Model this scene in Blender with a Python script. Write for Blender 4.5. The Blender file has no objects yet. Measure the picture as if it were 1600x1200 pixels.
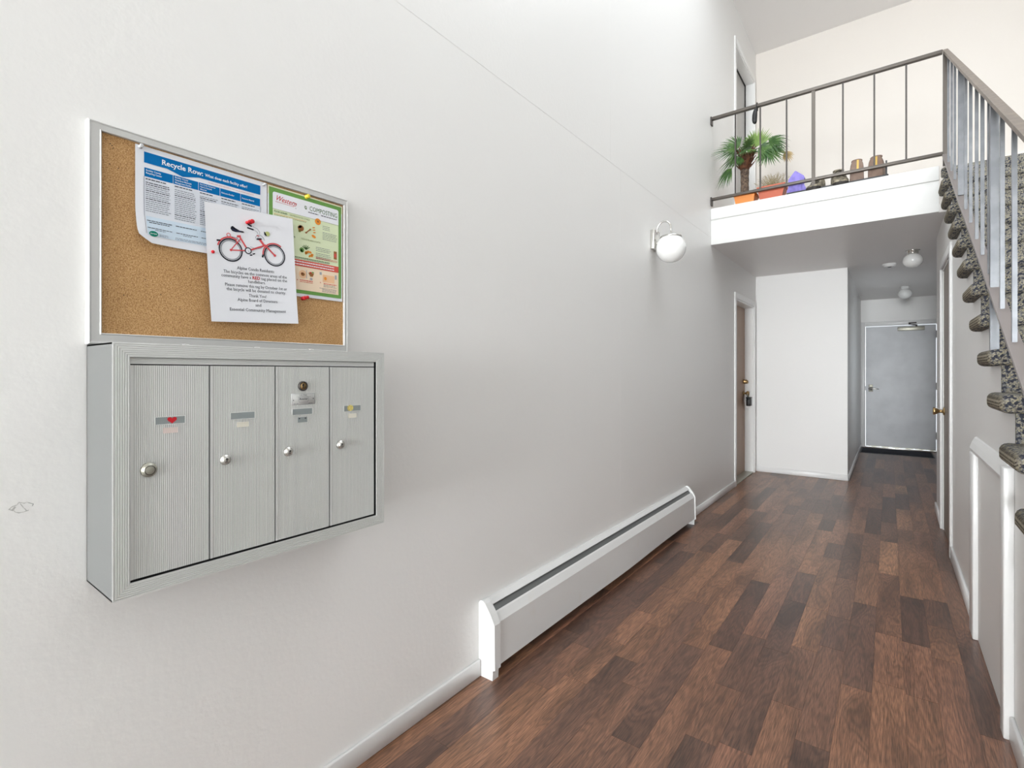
import bpy, bmesh, math, random
from mathutils import Vector, Matrix
random.seed(7)
S = bpy.context.scene
COL = S.collection
PI = math.pi

# ---------------------------------------------------------------- camera
CX, H = 1.357, 1.25            # camera stands 1.36 m from the left wall
cam = bpy.data.cameras.new('camera')
cam.sensor_width = 36.0
cam.lens = 785.0 / 1600 * 36
cam.shift_y = -18 / 1600
cam.clip_start = 0.02
co = bpy.data.objects.new('camera', cam)
COL.objects.link(co)
co.location = (CX, 0, H)
co.rotation_euler = (PI / 2, 0, math.atan(590 / 785))
S.camera = co

# ---------------------------------------------------------------- light
w = bpy.data.worlds.new('world')
S.world = w
w.use_nodes = True
bg = w.node_tree.nodes['Background']
bg.inputs[0].default_value = (0.86, 0.93, 1.0, 1)
bg.inputs[1].default_value = 1.6

def area(name, loc, rot, sx, sy, power, col=(1, 1, 1)):
    l = bpy.data.lights.new(name, 'AREA')
    l.shape = 'RECTANGLE'
    l.size, l.size_y, l.energy, l.color = sx, sy, power, col
    o = bpy.data.objects.new(name, l)
    COL.objects.link(o)
    o.location, o.rotation_euler = loc, rot
    o['kind'] = 'helper'
    return o
# daylight through the entry glazing at the far end of the lobby, behind the camera (faces +Y)
area('entry_daylight', (1.375, -11.90, 1.25), (PI / 2, 0, 0), 2.35, 2.3, 1270, (0.94, 0.975, 1.0))
# added overhead fill for the stairwell, under a made-up skylight (faces down)
area('stairwell_fill', (1.05, 2.9, 5.22), (0, 0, 0), 1.5, 3.2, 48, (0.945, 0.975, 1.0))
# added fill for the corridor, at a made-up window behind the closet wall (faces -X)
area('corridor_fill', (1.99, 8.2, 1.35), (0, PI / 2, 0), 1.1, 1.3, 1.6, (0.97, 0.985, 1.0))
# daylight through the window of the upper hall, right of the landing (faces -X)
area('landing_daylight', (2.70, 5.95, 4.25), (0, PI / 2, 0), 1.1, 1.0, 1.5, (1.0, 0.92, 0.84))
vs = S.view_settings
vs.view_transform = 'Standard'
vs.look = 'None'
vs.gamma = 1
vs.use_curve_mapping = False
vs.exposure = 0.15

# ---------------------------------------------------------------- materials
def lin(c):
    return tuple((x / 255 / 12.92) if x / 255 <= 0.04045 else ((x / 255 + 0.055) / 1.055) ** 2.4 for x in c) + (1,)

def mat(name, rgb, rough=0.5, metal=0.0, bump=None, spec=0.5, trans=0, coat=0, var=None):
    m = bpy.data.materials.new(name)
    m.use_nodes = True
    nt = m.node_tree
    b = nt.nodes['Principled BSDF']
    b.inputs['Base Color'].default_value = lin(rgb)
    b.inputs['Roughness'].default_value = rough
    b.inputs['Metallic'].default_value = metal
    b.inputs['Specular IOR Level'].default_value = spec
    b.inputs['Coat Weight'].default_value = coat
    b.inputs['Transmission Weight'].default_value = trans
    tc = None
    if bump or var:
        tc = nt.nodes.new('ShaderNodeTexCoord')
    if bump:
        sc, st = bump[:2]
        n = nt.nodes.new('ShaderNodeTexNoise')
        n.inputs['Scale'].default_value = sc
        n.inputs['Detail'].default_value = 3
        nt.links.new(tc.outputs['Object'], n.inputs['Vector'])
        bp = nt.nodes.new('ShaderNodeBump')
        bp.inputs['Strength'].default_value = st
        bp.inputs['Distance'].default_value = bump[2] if len(bump) > 2 else 0.002
        nt.links.new(n.outputs['Fac'], bp.inputs['Height'])
        nt.links.new(bp.outputs['Normal'], b.inputs['Normal'])
    if var:                       # (scale, other rgb, low, high, stretch)
        n2 = nt.nodes.new('ShaderNodeTexNoise')
        n2.inputs['Scale'].default_value = var[0]
        n2.inputs['Detail'].default_value = 4
        mp = nt.nodes.new('ShaderNodeMapping')
        if len(var) > 4:
            mp.inputs['Scale'].default_value = var[4]
        nt.links.new(tc.outputs['Object'], mp.inputs['Vector'])
        nt.links.new(mp.outputs[0], n2.inputs['Vector'])
        r = nt.nodes.new('ShaderNodeValToRGB')
        r.color_ramp.elements[0].position = var[2]
        r.color_ramp.elements[1].position = var[3]
        r.color_ramp.elements[0].color = lin(rgb)
        r.color_ramp.elements[1].color = lin(var[1])
        nt.links.new(n2.outputs['Fac'], r.inputs['Fac'])
        nt.links.new(r.outputs['Color'], b.inputs['Base Color'])
    return m

M = {}
M['wall'] = mat('wall_paint', (240, 239, 237), 0.42, bump=(55, 0.22, 0.0025))
M['wall2'] = mat('warm_wall_paint', (229, 223, 216), 0.5, bump=(55, 0.2, 0.002))
M['ceil'] = mat('ceiling_paint', (236, 233, 231), 0.38, bump=(40, 0.12, 0.002))
M['trim'] = mat('gloss_trim_paint', (244, 244, 243), 0.3, bump=(30, 0.06))
M['fascia'] = mat('fascia_paint', (226, 226, 224), 0.4, bump=(30, 0.06))
M['under'] = mat('subfloor', (40, 28, 24), 0.8, bump=(30, 0.2))
M['palefloor'] = mat('lobby_floor', (180, 177, 172), 0.4, bump=(30, 0.1))  # unseen lobby floor, made pale to bounce light under the landing
M['alu'] = mat('brushed_aluminium', (226, 227, 225), 0.42, 0.3, bump=(300, 0.08, 0.0006))
M['alub'] = mat('board_aluminium', (204, 204, 202), 0.4, 0.25, bump=(120, 0.05, 0.0006))
M['mailside'] = mat('mailbox_side_grey', (118, 119, 118), 0.5, 0.05, bump=(200, 0.08, 0.0005))  # cabinet shell in one even grey, darker than the aluminium front
M['alud'] = mat('slot_grey', (152, 160, 161), 0.45, 0.3, bump=(200, 0.05, 0.0005))
M['dark'] = mat('dark_gap', (38, 38, 38), 0.7, bump=(60, 0.1))
M['chrome'] = mat('satin_chrome', (205, 203, 198), 0.25, 0.9, bump=(100, 0.03, 0.0004))
M['brass'] = mat('aged_brass', (176, 148, 104), 0.3, 0.9, bump=(100, 0.05, 0.0004))
M['nickel'] = mat('dull_nickel', (170, 168, 156), 0.4, 0.7, bump=(100, 0.05, 0.0004))
M['black'] = mat('black_plastic', (24, 24, 26), 0.45, bump=(80, 0.1, 0.0008))
M['paper'] = mat('white_paper', (236, 237, 242), 0.7, bump=(20, 0.05))
M['paper2'] = mat('poster_paper', (230, 232, 238), 0.6, bump=(20, 0.05))
M['heater'] = mat('heater_enamel', (228, 228, 227), 0.38, bump=(12, 0.1, 0.003), var=(9, (226, 224, 220), 0.62, 0.8))
M['heatin'] = mat('heater_inner_steel', (120, 122, 122), 0.5, 0.5, bump=(60, 0.1))
M['rail'] = mat('bronze_railing', (98, 92, 86), 0.42, 0.4, bump=(60, 0.1, 0.0008))
M['raildark'] = mat('bronze_railing_dark', (74, 69, 66), 0.42, 0.4, bump=(60, 0.1, 0.0008))
M['steel'] = mat('grey_painted_steel', (116, 119, 124), 0.38, 0.45, bump=(40, 0.15, 0.001), var=(14, (134, 137, 141), 0.4, 0.7))
M['railplate'] = mat('taupe_bottom_channel', (150, 142, 139), 0.42, 0.3, bump=(40, 0.15, 0.001))
M['handrail'] = mat('taupe_handrail', (128, 118, 109), 0.4, 0.3, bump=(60, 0.1, 0.001), var=(30, (150, 136, 122), 0.45, 0.75))
M['doorwood'] = mat('door_veneer', (158, 128, 104), 0.45, bump=(60, 0.05), var=(5, (172, 140, 114), 0.35, 0.7, (8, 8, 0.6)))
M['closet'] = mat('closet_door_paint', (142, 131, 120), 0.45, bump=(40, 0.06))
M['exitdoor'] = mat('exit_door_paint', (236, 238, 241), 0.5, 0.0, bump=(5, 0.06, 0.002), var=(3, (220, 222, 225), 0.4, 0.75))
M['updoor'] = mat('upper_door_paint', (186, 184, 180), 0.45, bump=(40, 0.06))
M['opal'] = mat('opal_glass', (244, 244, 242), 0.12, 0.0, bump=(3, 0.02), coat=0.4)
M['matt'] = mat('navy_rubber_mat', (22, 27, 42), 0.9, bump=(300, 0.5, 0.002))
M['orange'] = mat('orange_glazed_pot', (226, 132, 24), 0.4, bump=(40, 0.1))
M['terra'] = mat('terracotta_plastic', (196, 98, 68), 0.5, bump=(60, 0.15))
M['soil'] = mat('potting_soil', (52, 38, 30), 0.95, bump=(120, 0.8, 0.004))
M['purple'] = mat('lavender_plastic', (140, 128, 208), 0.5, bump=(60, 0.1), var=(25, (122, 110, 190), 0.45, 0.6))
M['trunk'] = mat('palm_trunk_bark', (118, 100, 84), 0.9, bump=(70, 0.9, 0.006), var=(60, (70, 58, 50), 0.4, 0.6))
M['fibre'] = mat('palm_crown_fibre', (112, 70, 44), 0.9, bump=(90, 0.9, 0.005), var=(40, (76, 48, 34), 0.4, 0.6))
M['leaf'] = mat('palm_leaf', (48, 82, 36), 0.42, bump=(60, 0.1), var=(14, (84, 118, 54), 0.4, 0.65))
M['leafl'] = mat('palm_leaf_light', (132, 160, 82), 0.42, bump=(60, 0.1), var=(14, (104, 136, 60), 0.4, 0.65))
M['leafd'] = mat('dry_palm_leaf', (196, 170, 126), 0.6, bump=(60, 0.1), var=(14, (150, 128, 84), 0.4, 0.65))
M['twig'] = mat('dry_twigs', (186, 170, 132), 0.8, bump=(60, 0.1))
M['shoe'] = mat('dark_olive_shoe', (168, 158, 136), 0.7, bump=(90, 0.4, 0.002), var=(40, (108, 102, 90), 0.4, 0.6))
M['boot'] = mat('brown_leather', (134, 112, 98), 0.55, bump=(90, 0.3, 0.001), var=(25, (122, 98, 84), 0.4, 0.6))
M['yellow'] = mat('mustard_tab', (214, 178, 92), 0.6, bump=(60, 0.1))
M['sole'] = mat('dark_rubber_sole', (44, 40, 38), 0.7, bump=(60, 0.3))
M['tray'] = mat('black_boot_tray', (48, 48, 50), 0.45, bump=(60, 0.1))
M['red'] = mat('red_plastic', (205, 20, 36), 0.3, bump=(60, 0.02))
M['clearpin'] = mat('clear_plastic', (200, 202, 204), 0.15, bump=(60, 0.02), spec=0.8)
M['yelpin'] = mat('yellow_plastic', (236, 214, 60), 0.3, bump=(60, 0.02))
M['label'] = mat('cream_label', (228, 224, 210), 0.6, bump=(60, 0.05))
M['pink'] = mat('faded_pink_label', (222, 206, 200), 0.6, bump=(60, 0.05))
M['stk'] = mat('yellow_sticker', (228, 212, 128), 0.5, var=(160, (190, 168, 90), 0.5, 0.62))
M['scuff'] = mat('plaster_scuff', (186, 185, 182), 0.8, bump=(300, 0.6, 0.002), var=(160, (214, 212, 208), 0.45, 0.6))
for n_, c_ in dict(blue=(0, 110, 176), pblue=(206, 222, 236), pgrey=(222, 226, 234), ink=(62, 64, 72), ink2=(112, 116, 126), white=(240, 242, 246),
                   green=(112, 160, 84), dgreen=(84, 116, 70), cream=(234, 232, 202), pgreen=(222, 232, 196), band=(216, 96, 84), peach=(244, 222, 196),
                   redink=(200, 40, 44), orangeink=(232, 146, 58), brownink=(160, 108, 66), bikered=(216, 88, 92), bikeblack=(34, 34, 44),
                   navyink=(54, 58, 88), greyink=(176, 178, 184), teal=(18, 126, 104), olive=(132, 140, 74), khaki=(190, 196, 130),
                   peachd=(240, 196, 156), pinkline=(226, 170, 170)).items():
    M[n_] = mat('print_' + n_, c_, 0.8, spec=0.15)

def cork():
    m = mat('cork', (196, 154, 104), 0.85, bump=(420, 0.5, 0.0012))
    nt = m.node_tree
    b = nt.nodes['Principled BSDF']
    tc = [n for n in nt.nodes if n.type == 'TEX_COORD'][0]
    n = nt.nodes.new('ShaderNodeTexNoise'); n.inputs['Scale'].default_value = 400; n.inputs['Detail'].default_value = 2
    r = nt.nodes.new('ShaderNodeValToRGB')
    e = r.color_ramp.elements
    e[0].position = 0.30; e[0].color = lin((152, 110, 68))
    e[1].position = 0.70; e[1].color = lin((216, 178, 130))
    k = e.new(0.47); k.color = lin((190, 146, 94))
    nt.links.new(tc.outputs['Object'], n.inputs['Vector'])
    nt.links.new(n.outputs['Fac'], r.inputs['Fac'])
    n3 = nt.nodes.new('ShaderNodeTexNoise'); n3.inputs['Scale'].default_value = 4
    mx = nt.nodes.new('ShaderNodeMixRGB'); mx.blend_type = 'MULTIPLY'
    r3 = nt.nodes.new('ShaderNodeValToRGB')
    r3.color_ramp.elements[0].position = .35; r3.color_ramp.elements[0].color = (.86, .84, .8, 1)
    r3.color_ramp.elements[1].position = .65; r3.color_ramp.elements[1].color = (1, 1, 1, 1)
    nt.links.new(tc.outputs['Object'], n3.inputs['Vector'])
    nt.links.new(n3.outputs['Fac'], r3.inputs['Fac'])
    mx.inputs['Fac'].default_value = 1
    nt.links.new(r.outputs['Color'], mx.inputs['Color1'])
    nt.links.new(r3.outputs['Color'], mx.inputs['Color2'])
    nt.links.new(mx.outputs['Color'], b.inputs['Base Color'])
    return m
M['cork'] = cork()

def carpet(name, stripes=False):
    m = bpy.data.materials.new(name)
    m.use_nodes = True
    nt = m.node_tree
    b = nt.nodes['Principled BSDF']
    b.inputs['Roughness'].default_value = 0.95
    b.inputs['Specular IOR Level'].default_value = 0.15
    tc = nt.nodes.new('ShaderNodeTexCoord')
    v = nt.nodes.new('ShaderNodeTexVoronoi'); v.inputs['Scale'].default_value = 230
    nt.links.new(tc.outputs['Object'], v.inputs['Vector'])
    sp = nt.nodes.new('ShaderNodeSeparateColor')
    nt.links.new(v.outputs['Color'], sp.inputs[0])
    r = nt.nodes.new('ShaderNodeValToRGB')
    r.color_ramp.interpolation = 'CONSTANT'
    e = r.color_ramp.elements
    e[0].position = 0; e[0].color = lin((84, 84, 88))
    e[1].position = 0.16; e[1].color = lin((136, 132, 120))
    for p, c in ((0.36, (166, 160, 142)), (0.52, (118, 120, 124)), (0.66, (150, 146, 136)), (0.8, (166, 158, 132)), (0.9, (104, 102, 100))):
        x = e.new(p); x.color = lin(c)
    nt.links.new(sp.outputs[0], r.inputs['Fac'])
    # larger dark flecks
    v2 = nt.nodes.new('ShaderNodeTexVoronoi'); v2.inputs['Scale'].default_value = 120
    nt.links.new(tc.outputs['Object'], v2.inputs['Vector'])
    s2 = nt.nodes.new('ShaderNodeSeparateColor'); nt.links.new(v2.outputs['Color'], s2.inputs[0])
    lt = nt.nodes.new('ShaderNodeMath'); lt.operation = 'LESS_THAN'; lt.inputs[1].default_value = 0.2
    nt.links.new(s2.outputs[1], lt.inputs[0])
    mx = nt.nodes.new('ShaderNodeMixRGB')
    nt.links.new(lt.outputs[0], mx.inputs['Fac'])
    nt.links.new(r.outputs['Color'], mx.inputs['Color1'])
    mx.inputs['Color2'].default_value = lin((66, 68, 78))
    last = mx.outputs['Color']
    bh = v.outputs['Distance']
    if stripes:                       # the wrapped end of each tread shows brown ribbed rows running front to back
        sx = nt.nodes.new('ShaderNodeSeparateXYZ')
        nt.links.new(tc.outputs['Object'], sx.inputs[0])
        ad = nt.nodes.new('ShaderNodeMath'); ad.operation = 'SUBTRACT'
        nt.links.new(sx.outputs['X'], ad.inputs[0]); nt.links.new(sx.outputs['Z'], ad.inputs[1])
        mu = nt.nodes.new('ShaderNodeMath'); mu.operation = 'MULTIPLY'; mu.inputs[1].default_value = 2 * PI / 0.0115
        nt.links.new(ad.outputs[0], mu.inputs[0])
        si = nt.nodes.new('ShaderNodeMath'); si.operation = 'SINE'
        nt.links.new(mu.outputs[0], si.inputs[0])
        gt = nt.nodes.new('ShaderNodeMapRange')
        gt.inputs[1].default_value = -0.8; gt.inputs[2].default_value = 0.8
        nt.links.new(si.outputs[0], gt.inputs[0])
        cr = nt.nodes.new('ShaderNodeMixRGB')
        nt.links.new(gt.outputs[0], cr.inputs['Fac'])
        cr.inputs['Color1'].default_value = lin((84, 74, 58)); cr.inputs['Color2'].default_value = lin((164, 154, 134))
        mk = nt.nodes.new('ShaderNodeMapRange')
        mk.inputs[1].default_value = -0.548; mk.inputs[2].default_value = -0.534; mk.inputs[3].default_value = 0.7; mk.inputs[4].default_value = 0
        nt.links.new(sx.outputs['X'], mk.inputs[0])
        m2 = nt.nodes.new('ShaderNodeMixRGB')
        nt.links.new(mk.outputs[0], m2.inputs['Fac'])
        nt.links.new(last, m2.inputs['Color1']); nt.links.new(cr.outputs['Color'], m2.inputs['Color2'])
        last = m2.outputs['Color']
    nt.links.new(last, b.inputs['Base Color'])
    bp = nt.nodes.new('ShaderNodeBump'); bp.inputs['Strength'].default_value = 0.7; bp.inputs['Distance'].default_value = 0.004
    bp.invert = True
    nt.links.new(bh, bp.inputs['Height'])
    nt.links.new(bp.outputs['Normal'], b.inputs['Normal'])
    return m
M['carpet'] = carpet('stair_carpet')
M['carpets'] = carpet('stair_carpet_rows', True)

def wood():
    m = bpy.data.materials.new('laminate_wood')
    m.use_nodes = True
    nt = m.node_tree
    N, L = nt.nodes.new, nt.links.new
    b = nt.nodes['Principled BSDF']
    tc = N('ShaderNodeTexCoord'); oi = N('ShaderNodeObjectInfo')
    cb = N('ShaderNodeCombineXYZ')
    for i, k in enumerate((37.0, 91.0, 53.0)):
        mu = N('ShaderNodeMath'); mu.operation = 'MULTIPLY'; mu.inputs[1].default_value = k
        L(oi.outputs['Random'], mu.inputs[0]); L(mu.outputs[0], cb.inputs[i])
    va = N('ShaderNodeVectorMath'); va.operation = 'ADD'
    L(tc.outputs['Object'], va.inputs[0]); L(cb.outputs[0], va.inputs[1])
    mp = N('ShaderNodeMapping'); mp.inputs['Scale'].default_value = (1, 0.045, 1)
    L(va.outputs[0], mp.inputs['Vector'])
    fine = N('ShaderNodeTexNoise'); fine.inputs['Scale'].default_value = 380; fine.inputs['Detail'].default_value = 5
    L(mp.outputs[0], fine.inputs['Vector'])
    mp2 = N('ShaderNodeMapping'); mp2.inputs['Scale'].default_value = (1, 0.16, 1)
    L(va.outputs[0], mp2.inputs['Vector'])
    big = N('ShaderNodeTexNoise'); big.inputs['Scale'].default_value = 9; big.inputs['Detail'].default_value = 2; big.inputs['Distortion'].default_value = 0.6
    L(mp2.outputs[0], big.inputs['Vector'])
    rg = N('ShaderNodeMath'); rg.operation = 'MULTIPLY'; rg.inputs[1].default_value = 95
    L(big.outputs['Fac'], rg.inputs[0])
    sn = N('ShaderNodeMath'); sn.operation = 'SINE'; L(rg.outputs[0], sn.inputs[0])
    base = N('ShaderNodeValToRGB')
    e = base.color_ramp.elements
    e[0].position = 0; e[0].color = lin((90, 64, 52))
    e[1].position = 1; e[1].color = lin((166, 122, 90))
    for p, c in ((0.25, (106, 76, 61)), (0.5, (126, 89, 68)), (0.75, (142, 101, 75)), (0.9, (134, 94, 74))):
        x = e.new(p); x.color = lin(c)
    L(oi.outputs['Random'], base.inputs['Fac'])
    def mult(src, fac, a, c0, c1, p0=0.3, p1=0.7):
        r = N('ShaderNodeValToRGB')
        r.color_ramp.elements[0].position = p0; r.color_ramp.elements[0].color = (c0, c0, c0, 1)
        r.color_ramp.elements[1].position = p1; r.color_ramp.elements[1].color = (c1, c1, c1, 1)
        L(src, r.inputs['Fac'])
        mx = N('ShaderNodeMixRGB'); mx.blend_type = 'MULTIPLY'; mx.inputs['Fac'].default_value = fac
        L(a, mx.inputs['Color1']); L(r.outputs['Color'], mx.inputs['Color2'])
        return mx.outputs['Color']
    c = mult(fine.outputs['Fac'], 1, base.outputs['Color'], 0.58, 1.30, 0.36, 0.63)
    ms = N('ShaderNodeMapRange'); ms.inputs[1].default_value = -1; L(sn.outputs[0], ms.inputs[0])
    c = mult(ms.outputs[0], 0.6, c, 0.66, 1.16, 0.0, 0.7)
    c = mult(big.outputs['Fac'], 1, c, 0.6, 1.2, 0.28, 0.55)
    L(c, b.inputs['Base Color'])
    b.inputs['Roughness'].default_value = 0.33
    b.inputs['Specular IOR Level'].default_value = 0.7
    rr = N('ShaderNodeMapRange'); rr.inputs[3].default_value = 0.26; rr.inputs[4].default_value = 0.42
    L(fine.outputs['Fac'], rr.inputs[0]); L(rr.outputs[0], b.inputs['Roughness'])
    bp = N('ShaderNodeBump'); bp.inputs['Strength'].default_value = 0.25; bp.inputs['Distance'].default_value = 0.0006
    L(fine.outputs['Fac'], bp.inputs['Height']); L(bp.outputs['Normal'], b.inputs['Normal'])
    return m
M['wood'] = wood()

# ---------------------------------------------------------------- mesh helpers
class MB:
    def __init__(s):
        s.v, s.f, s.mi, s.cur, s.mats, s.sm = [], [], [], 0, [], []
        s.smooth = False
    def mat(s, m):
        if m not in s.mats: s.mats.append(m)
        s.cur = s.mats.index(m); return s
    def add(s, vs, fs, smooth=None):
        o = len(s.v); s.v += [tuple(p) for p in vs]
        for f in fs:
            s.f.append([o + i for i in f]); s.mi.append(s.cur); s.sm.append(s.smooth if smooth is None else smooth)
        return s
    def box(s, x0, x1, y0, y1, z0, z1):
        return s.add([(x0, y0, z0), (x1, y0, z0), (x1, y1, z0), (x0, y1, z0), (x0, y0, z1), (x1, y0, z1), (x1, y1, z1), (x0, y1, z1)],
                     [(3, 2, 1, 0), (4, 5, 6, 7), (0, 1, 5, 4), (1, 2, 6, 5), (2, 3, 7, 6), (3, 0, 4, 7)])
    def bbox(s, x0, x1, y0, y1, z0, z1, r=0.003, seg=2):
        bm = bmesh.new()
        bmesh.ops.create_cube(bm, size=1)
        for v in bm.verts:
            v.co = Vector(((x0 + x1) / 2 + v.co.x * (x1 - x0), (y0 + y1) / 2 + v.co.y * (y1 - y0), (z0 + z1) / 2 + v.co.z * (z1 - z0)))
        bmesh.ops.bevel(bm, geom=bm.edges[:], offset=r, segments=seg, profile=0.5, affect='EDGES')
        s.bm(bm, True); return s
    def bm(s, bm, smooth=False):
        bm.verts.index_update()
        s.add([v.co[:] for v in bm.verts], [[v.index for v in f.verts] for f in bm.faces], smooth)
        bm.free()
    def prism(s, pts, axis, a, b, smooth=False):
        """pts: 2D outline; axis 'x': (y,z) 'y': (x,z) 'z': (x,y); extruded a..b"""
        n = len(pts)
        def P(p, t):
            return (t, p[0], p[1]) if axis == 'x' else (p[0], t, p[1]) if axis == 'y' else (p[0], p[1], t)
        vs = [P(p, a) for p in pts] + [P(p, b) for p in pts]
        fs = [list(range(n))[::-1], list(range(n, 2 * n))] + [(i, (i + 1) % n, (i + 1) % n + n, i + n) for i in range(n)]
        s.add(vs, fs, smooth); return s
    def strip(s, prof, axis, a, b, smooth=False):
        """open profile, extruded (sheet)"""
        n = len(prof)
        def P(p, t):
            return (t, p[0], p[1]) if axis == 'x' else (p[0], t, p[1]) if axis == 'y' else (p[0], p[1], t)
        s.add([P(p, a) for p in prof] + [P(p, b) for p in prof], [(i, i + 1, i + 1 + n, i + n) for i in range(n - 1)], smooth)
        return s
    def tube(s, pts, r, n=8, caps=True, r2=None):
        pts = [Vector(p) for p in pts]
        k = len(pts); vs = []; fs = []
        up = None
        for i, p in enumerate(pts):
            d = (pts[min(i + 1, k - 1)] - pts[max(i - 1, 0)]).normalized()
            if up is None:
                up = d.orthogonal().normalized()
            up = (up - d * up.dot(d)).normalized()
            q = d.cross(up)
            rr = r if r2 is None else r + (r2 - r) * i / (k - 1)
            if isinstance(r, (list, tuple)): rr = r[i]
            for j in range(n):
                a = 2 * PI * j / n
                vs.append(p + up * math.cos(a) * rr + q * math.sin(a) * rr)
        for i in range(k - 1):
            for j in range(n):
                fs.append((i * n + j, i * n + (j + 1) % n, (i + 1) * n + (j + 1) % n, (i + 1) * n + j))
        if caps:
            fs += [list(range(n))[::-1], list(range((k - 1) * n, k * n))]
        s.add(vs, fs, True); return s
    def lathe(s, prof, origin, axis='z', n=24, smooth=True):
        """prof: (radius, height along axis)"""
        o = Vector(origin); vs = []; fs = []
        ax = {'x': (Vector((0, 1, 0)), Vector((0, 0, 1)), Vector((1, 0, 0))), 'y': (Vector((0, 0, 1)), Vector((1, 0, 0)), Vector((0, 1, 0))),
              'z': (Vector((1, 0, 0)), Vector((0, 1, 0)), Vector((0, 0, 1)))}[axis]
        for r, h in prof:
            for j in range(n):
                a = 2 * PI * j / n
                vs.append(o + ax[0] * math.cos(a) * r + ax[1] * math.sin(a) * r + ax[2] * h)
        for i in range(len(prof) - 1):
            for j in range(n):
                fs.append((i * n + j, i * n + (j + 1) % n, (i + 1) * n + (j + 1) % n, (i + 1) * n + j))
        if prof[0][0] > 1e-5: fs.append(list(range(n))[::-1])
        if prof[-1][0] > 1e-5: fs.append(list(range((len(prof) - 1) * n, len(prof) * n)))
        s.add(vs, fs, smooth); return s
    def build(s, name, m=None, parent=None):
        me = bpy.data.meshes.new(name)
        off = wloc(parent) if parent else Vector((0, 0, 0))
        me.from_pydata([(Vector(v) - off)[:] for v in s.v], [], s.f)
        mats = s.mats if s.mats else [m]
        for x in mats: me.materials.append(x)
        me.polygons.foreach_set('material_index', s.mi if s.mats else [0] * len(s.f))
        me.polygons.foreach_set('use_smooth', s.sm)
        me.update()
        if any(s.sm) and not all(s.sm): pass
        o = bpy.data.objects.new(name, me)
        COL.objects.link(o)
        if parent: o.parent = parent
        return o

def wloc(o):
    v = Vector((0, 0, 0))
    while o:
        v += o.location; o = o.parent
    return v

def thing(name, label, cat, loc=(0, 0, 0), group=None, kind=None):
    o = bpy.data.objects.new(name, None)
    o.empty_display_size = 0.05
    COL.objects.link(o); o.location = loc
    if label: o['label'] = label
    if cat: o['category'] = cat
    if group: o['group'] = group
    if kind: o['kind'] = kind
    return o

def tag(o, label, cat, group=None, kind=None):
    o['label'] = label; o['category'] = cat
    if group: o['group'] = group
    if kind: o['kind'] = kind
    return o

def struct(o, label=None, cat=None):
    o['kind'] = 'structure'
    if label: o['label'] = label
    if cat: o['category'] = cat
    return o

def B(name, m, parent, *b, r=None):
    mb = MB()
    if r: mb.bbox(*b, r=r)
    else: mb.box(*b)
    return mb.build(name, m, parent)

# ================================================================ ROOM SHELL
CEIL = 5.28; YB = 6.956; XR = 1.695; XO = 2.75; LOW = 2.46; UP = 2.80; Y0 = -12.0; YE = 10.3
DY0, DY1, DH = 5.905, 6.83, 2.07         # apartment door opening on the left wall
W = M['wall']
wl = MB()
wl.box(-.15, 0, Y0 - .15, DY0, -.05, CEIL + .1)
wl.box(-.15, 0, DY1, YB + .15, -.05, CEIL + .1)
wl.box(-.15, 0, DY0, DY1, DH, UP)
wl.box(-.15, 0, DY0, DY1, UP + DH, CEIL + .1)
wl.box(-.15, 0, DY0, DY1, -.05, 0.0)
wall_left = struct(wl.build('wall_left', W), 'white painted left wall carrying the notice board and mailboxes', 'wall')
# faint drywall joints of the left wall
for nm, bx in (('a', (0, .0008, .9, 4.9, 2.528, 2.5345)), ('b', (0, .00025, 2.943, 2.951, .31, 2.53)), ('c', (0, .00025, 2.798, 2.806, 2.5345, 4.9))):
    B('joint_ridge', W, wall_left, *bx)
# lower back wall (recess), corridor walls
struct(B('wall_recess', W, None, 0, .97, YB, YB + .12, -.05, LOW), 'white wall between the apartment door and the dim corridor', 'wall')
struct(B('wall_corridor', W, None, .85, .97, YB + .12, YE + .12, -.05, LOW), 'shaded side wall of the corridor, left of the exit door', 'wall')
wf = MB()
wf.box(.97, 1.025, YE, YE + .14, -.05, LOW)
wf.box(1.955, 2.14, YE, YE + .14, -.05, LOW)
wf.box(1.025, 1.955, YE, YE + .14, 2.03, LOW)
struct(wf.build('wall_far', W), 'grey shaded end wall around the exit door', 'wall')
wr = MB()
wr.box(2.02, 2.14, 5.90, 7.55, -.05, LOW); wr.box(2.02, 2.14, 8.85, YE, -.05, LOW); wr.box(2.02, 2.14, 7.55, 8.85, -.05, .8); wr.box(2.02, 2.14, 7.55, 8.85, 1.9, LOW)
wr.box(XR, 2.14, 5.80, 5.90, -.05, LOW)
struct(wr.build('wall_corridor_right', W), 'corridor side wall beyond the closet door', 'wall')
struct(B('wall_upper', M['wall2'], None, 0, XO, YB, YB + .15, UP - .2, CEIL + .1), 'bright warm white wall behind the landing railing', 'wall')
# wall under the staircase: stepped outline
RUN, RISE, NT = .265, .1625, 16
Yr = lambda j: 5.0 - RUN * j
Zt = lambda j: UP - RISE * j
pts = [(5.80, LOW), (5.0, LOW), (5.0, Zt(1) - .055)]
pts = [(5.2, LOW), (5.2, Zt(1) - .055 if Zt(1) - .055 < LOW else LOW)]
pts = []
outline = [(Yr(NT), 0)]
for j in range(NT, 0, -1):
    outline += [(Yr(j) + .006, Zt(j) - .05), (Yr(j - 1) + .006, Zt(j) - .05)]
outline += [(Yr(0) + .006, LOW), (5.0, LOW)]
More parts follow.
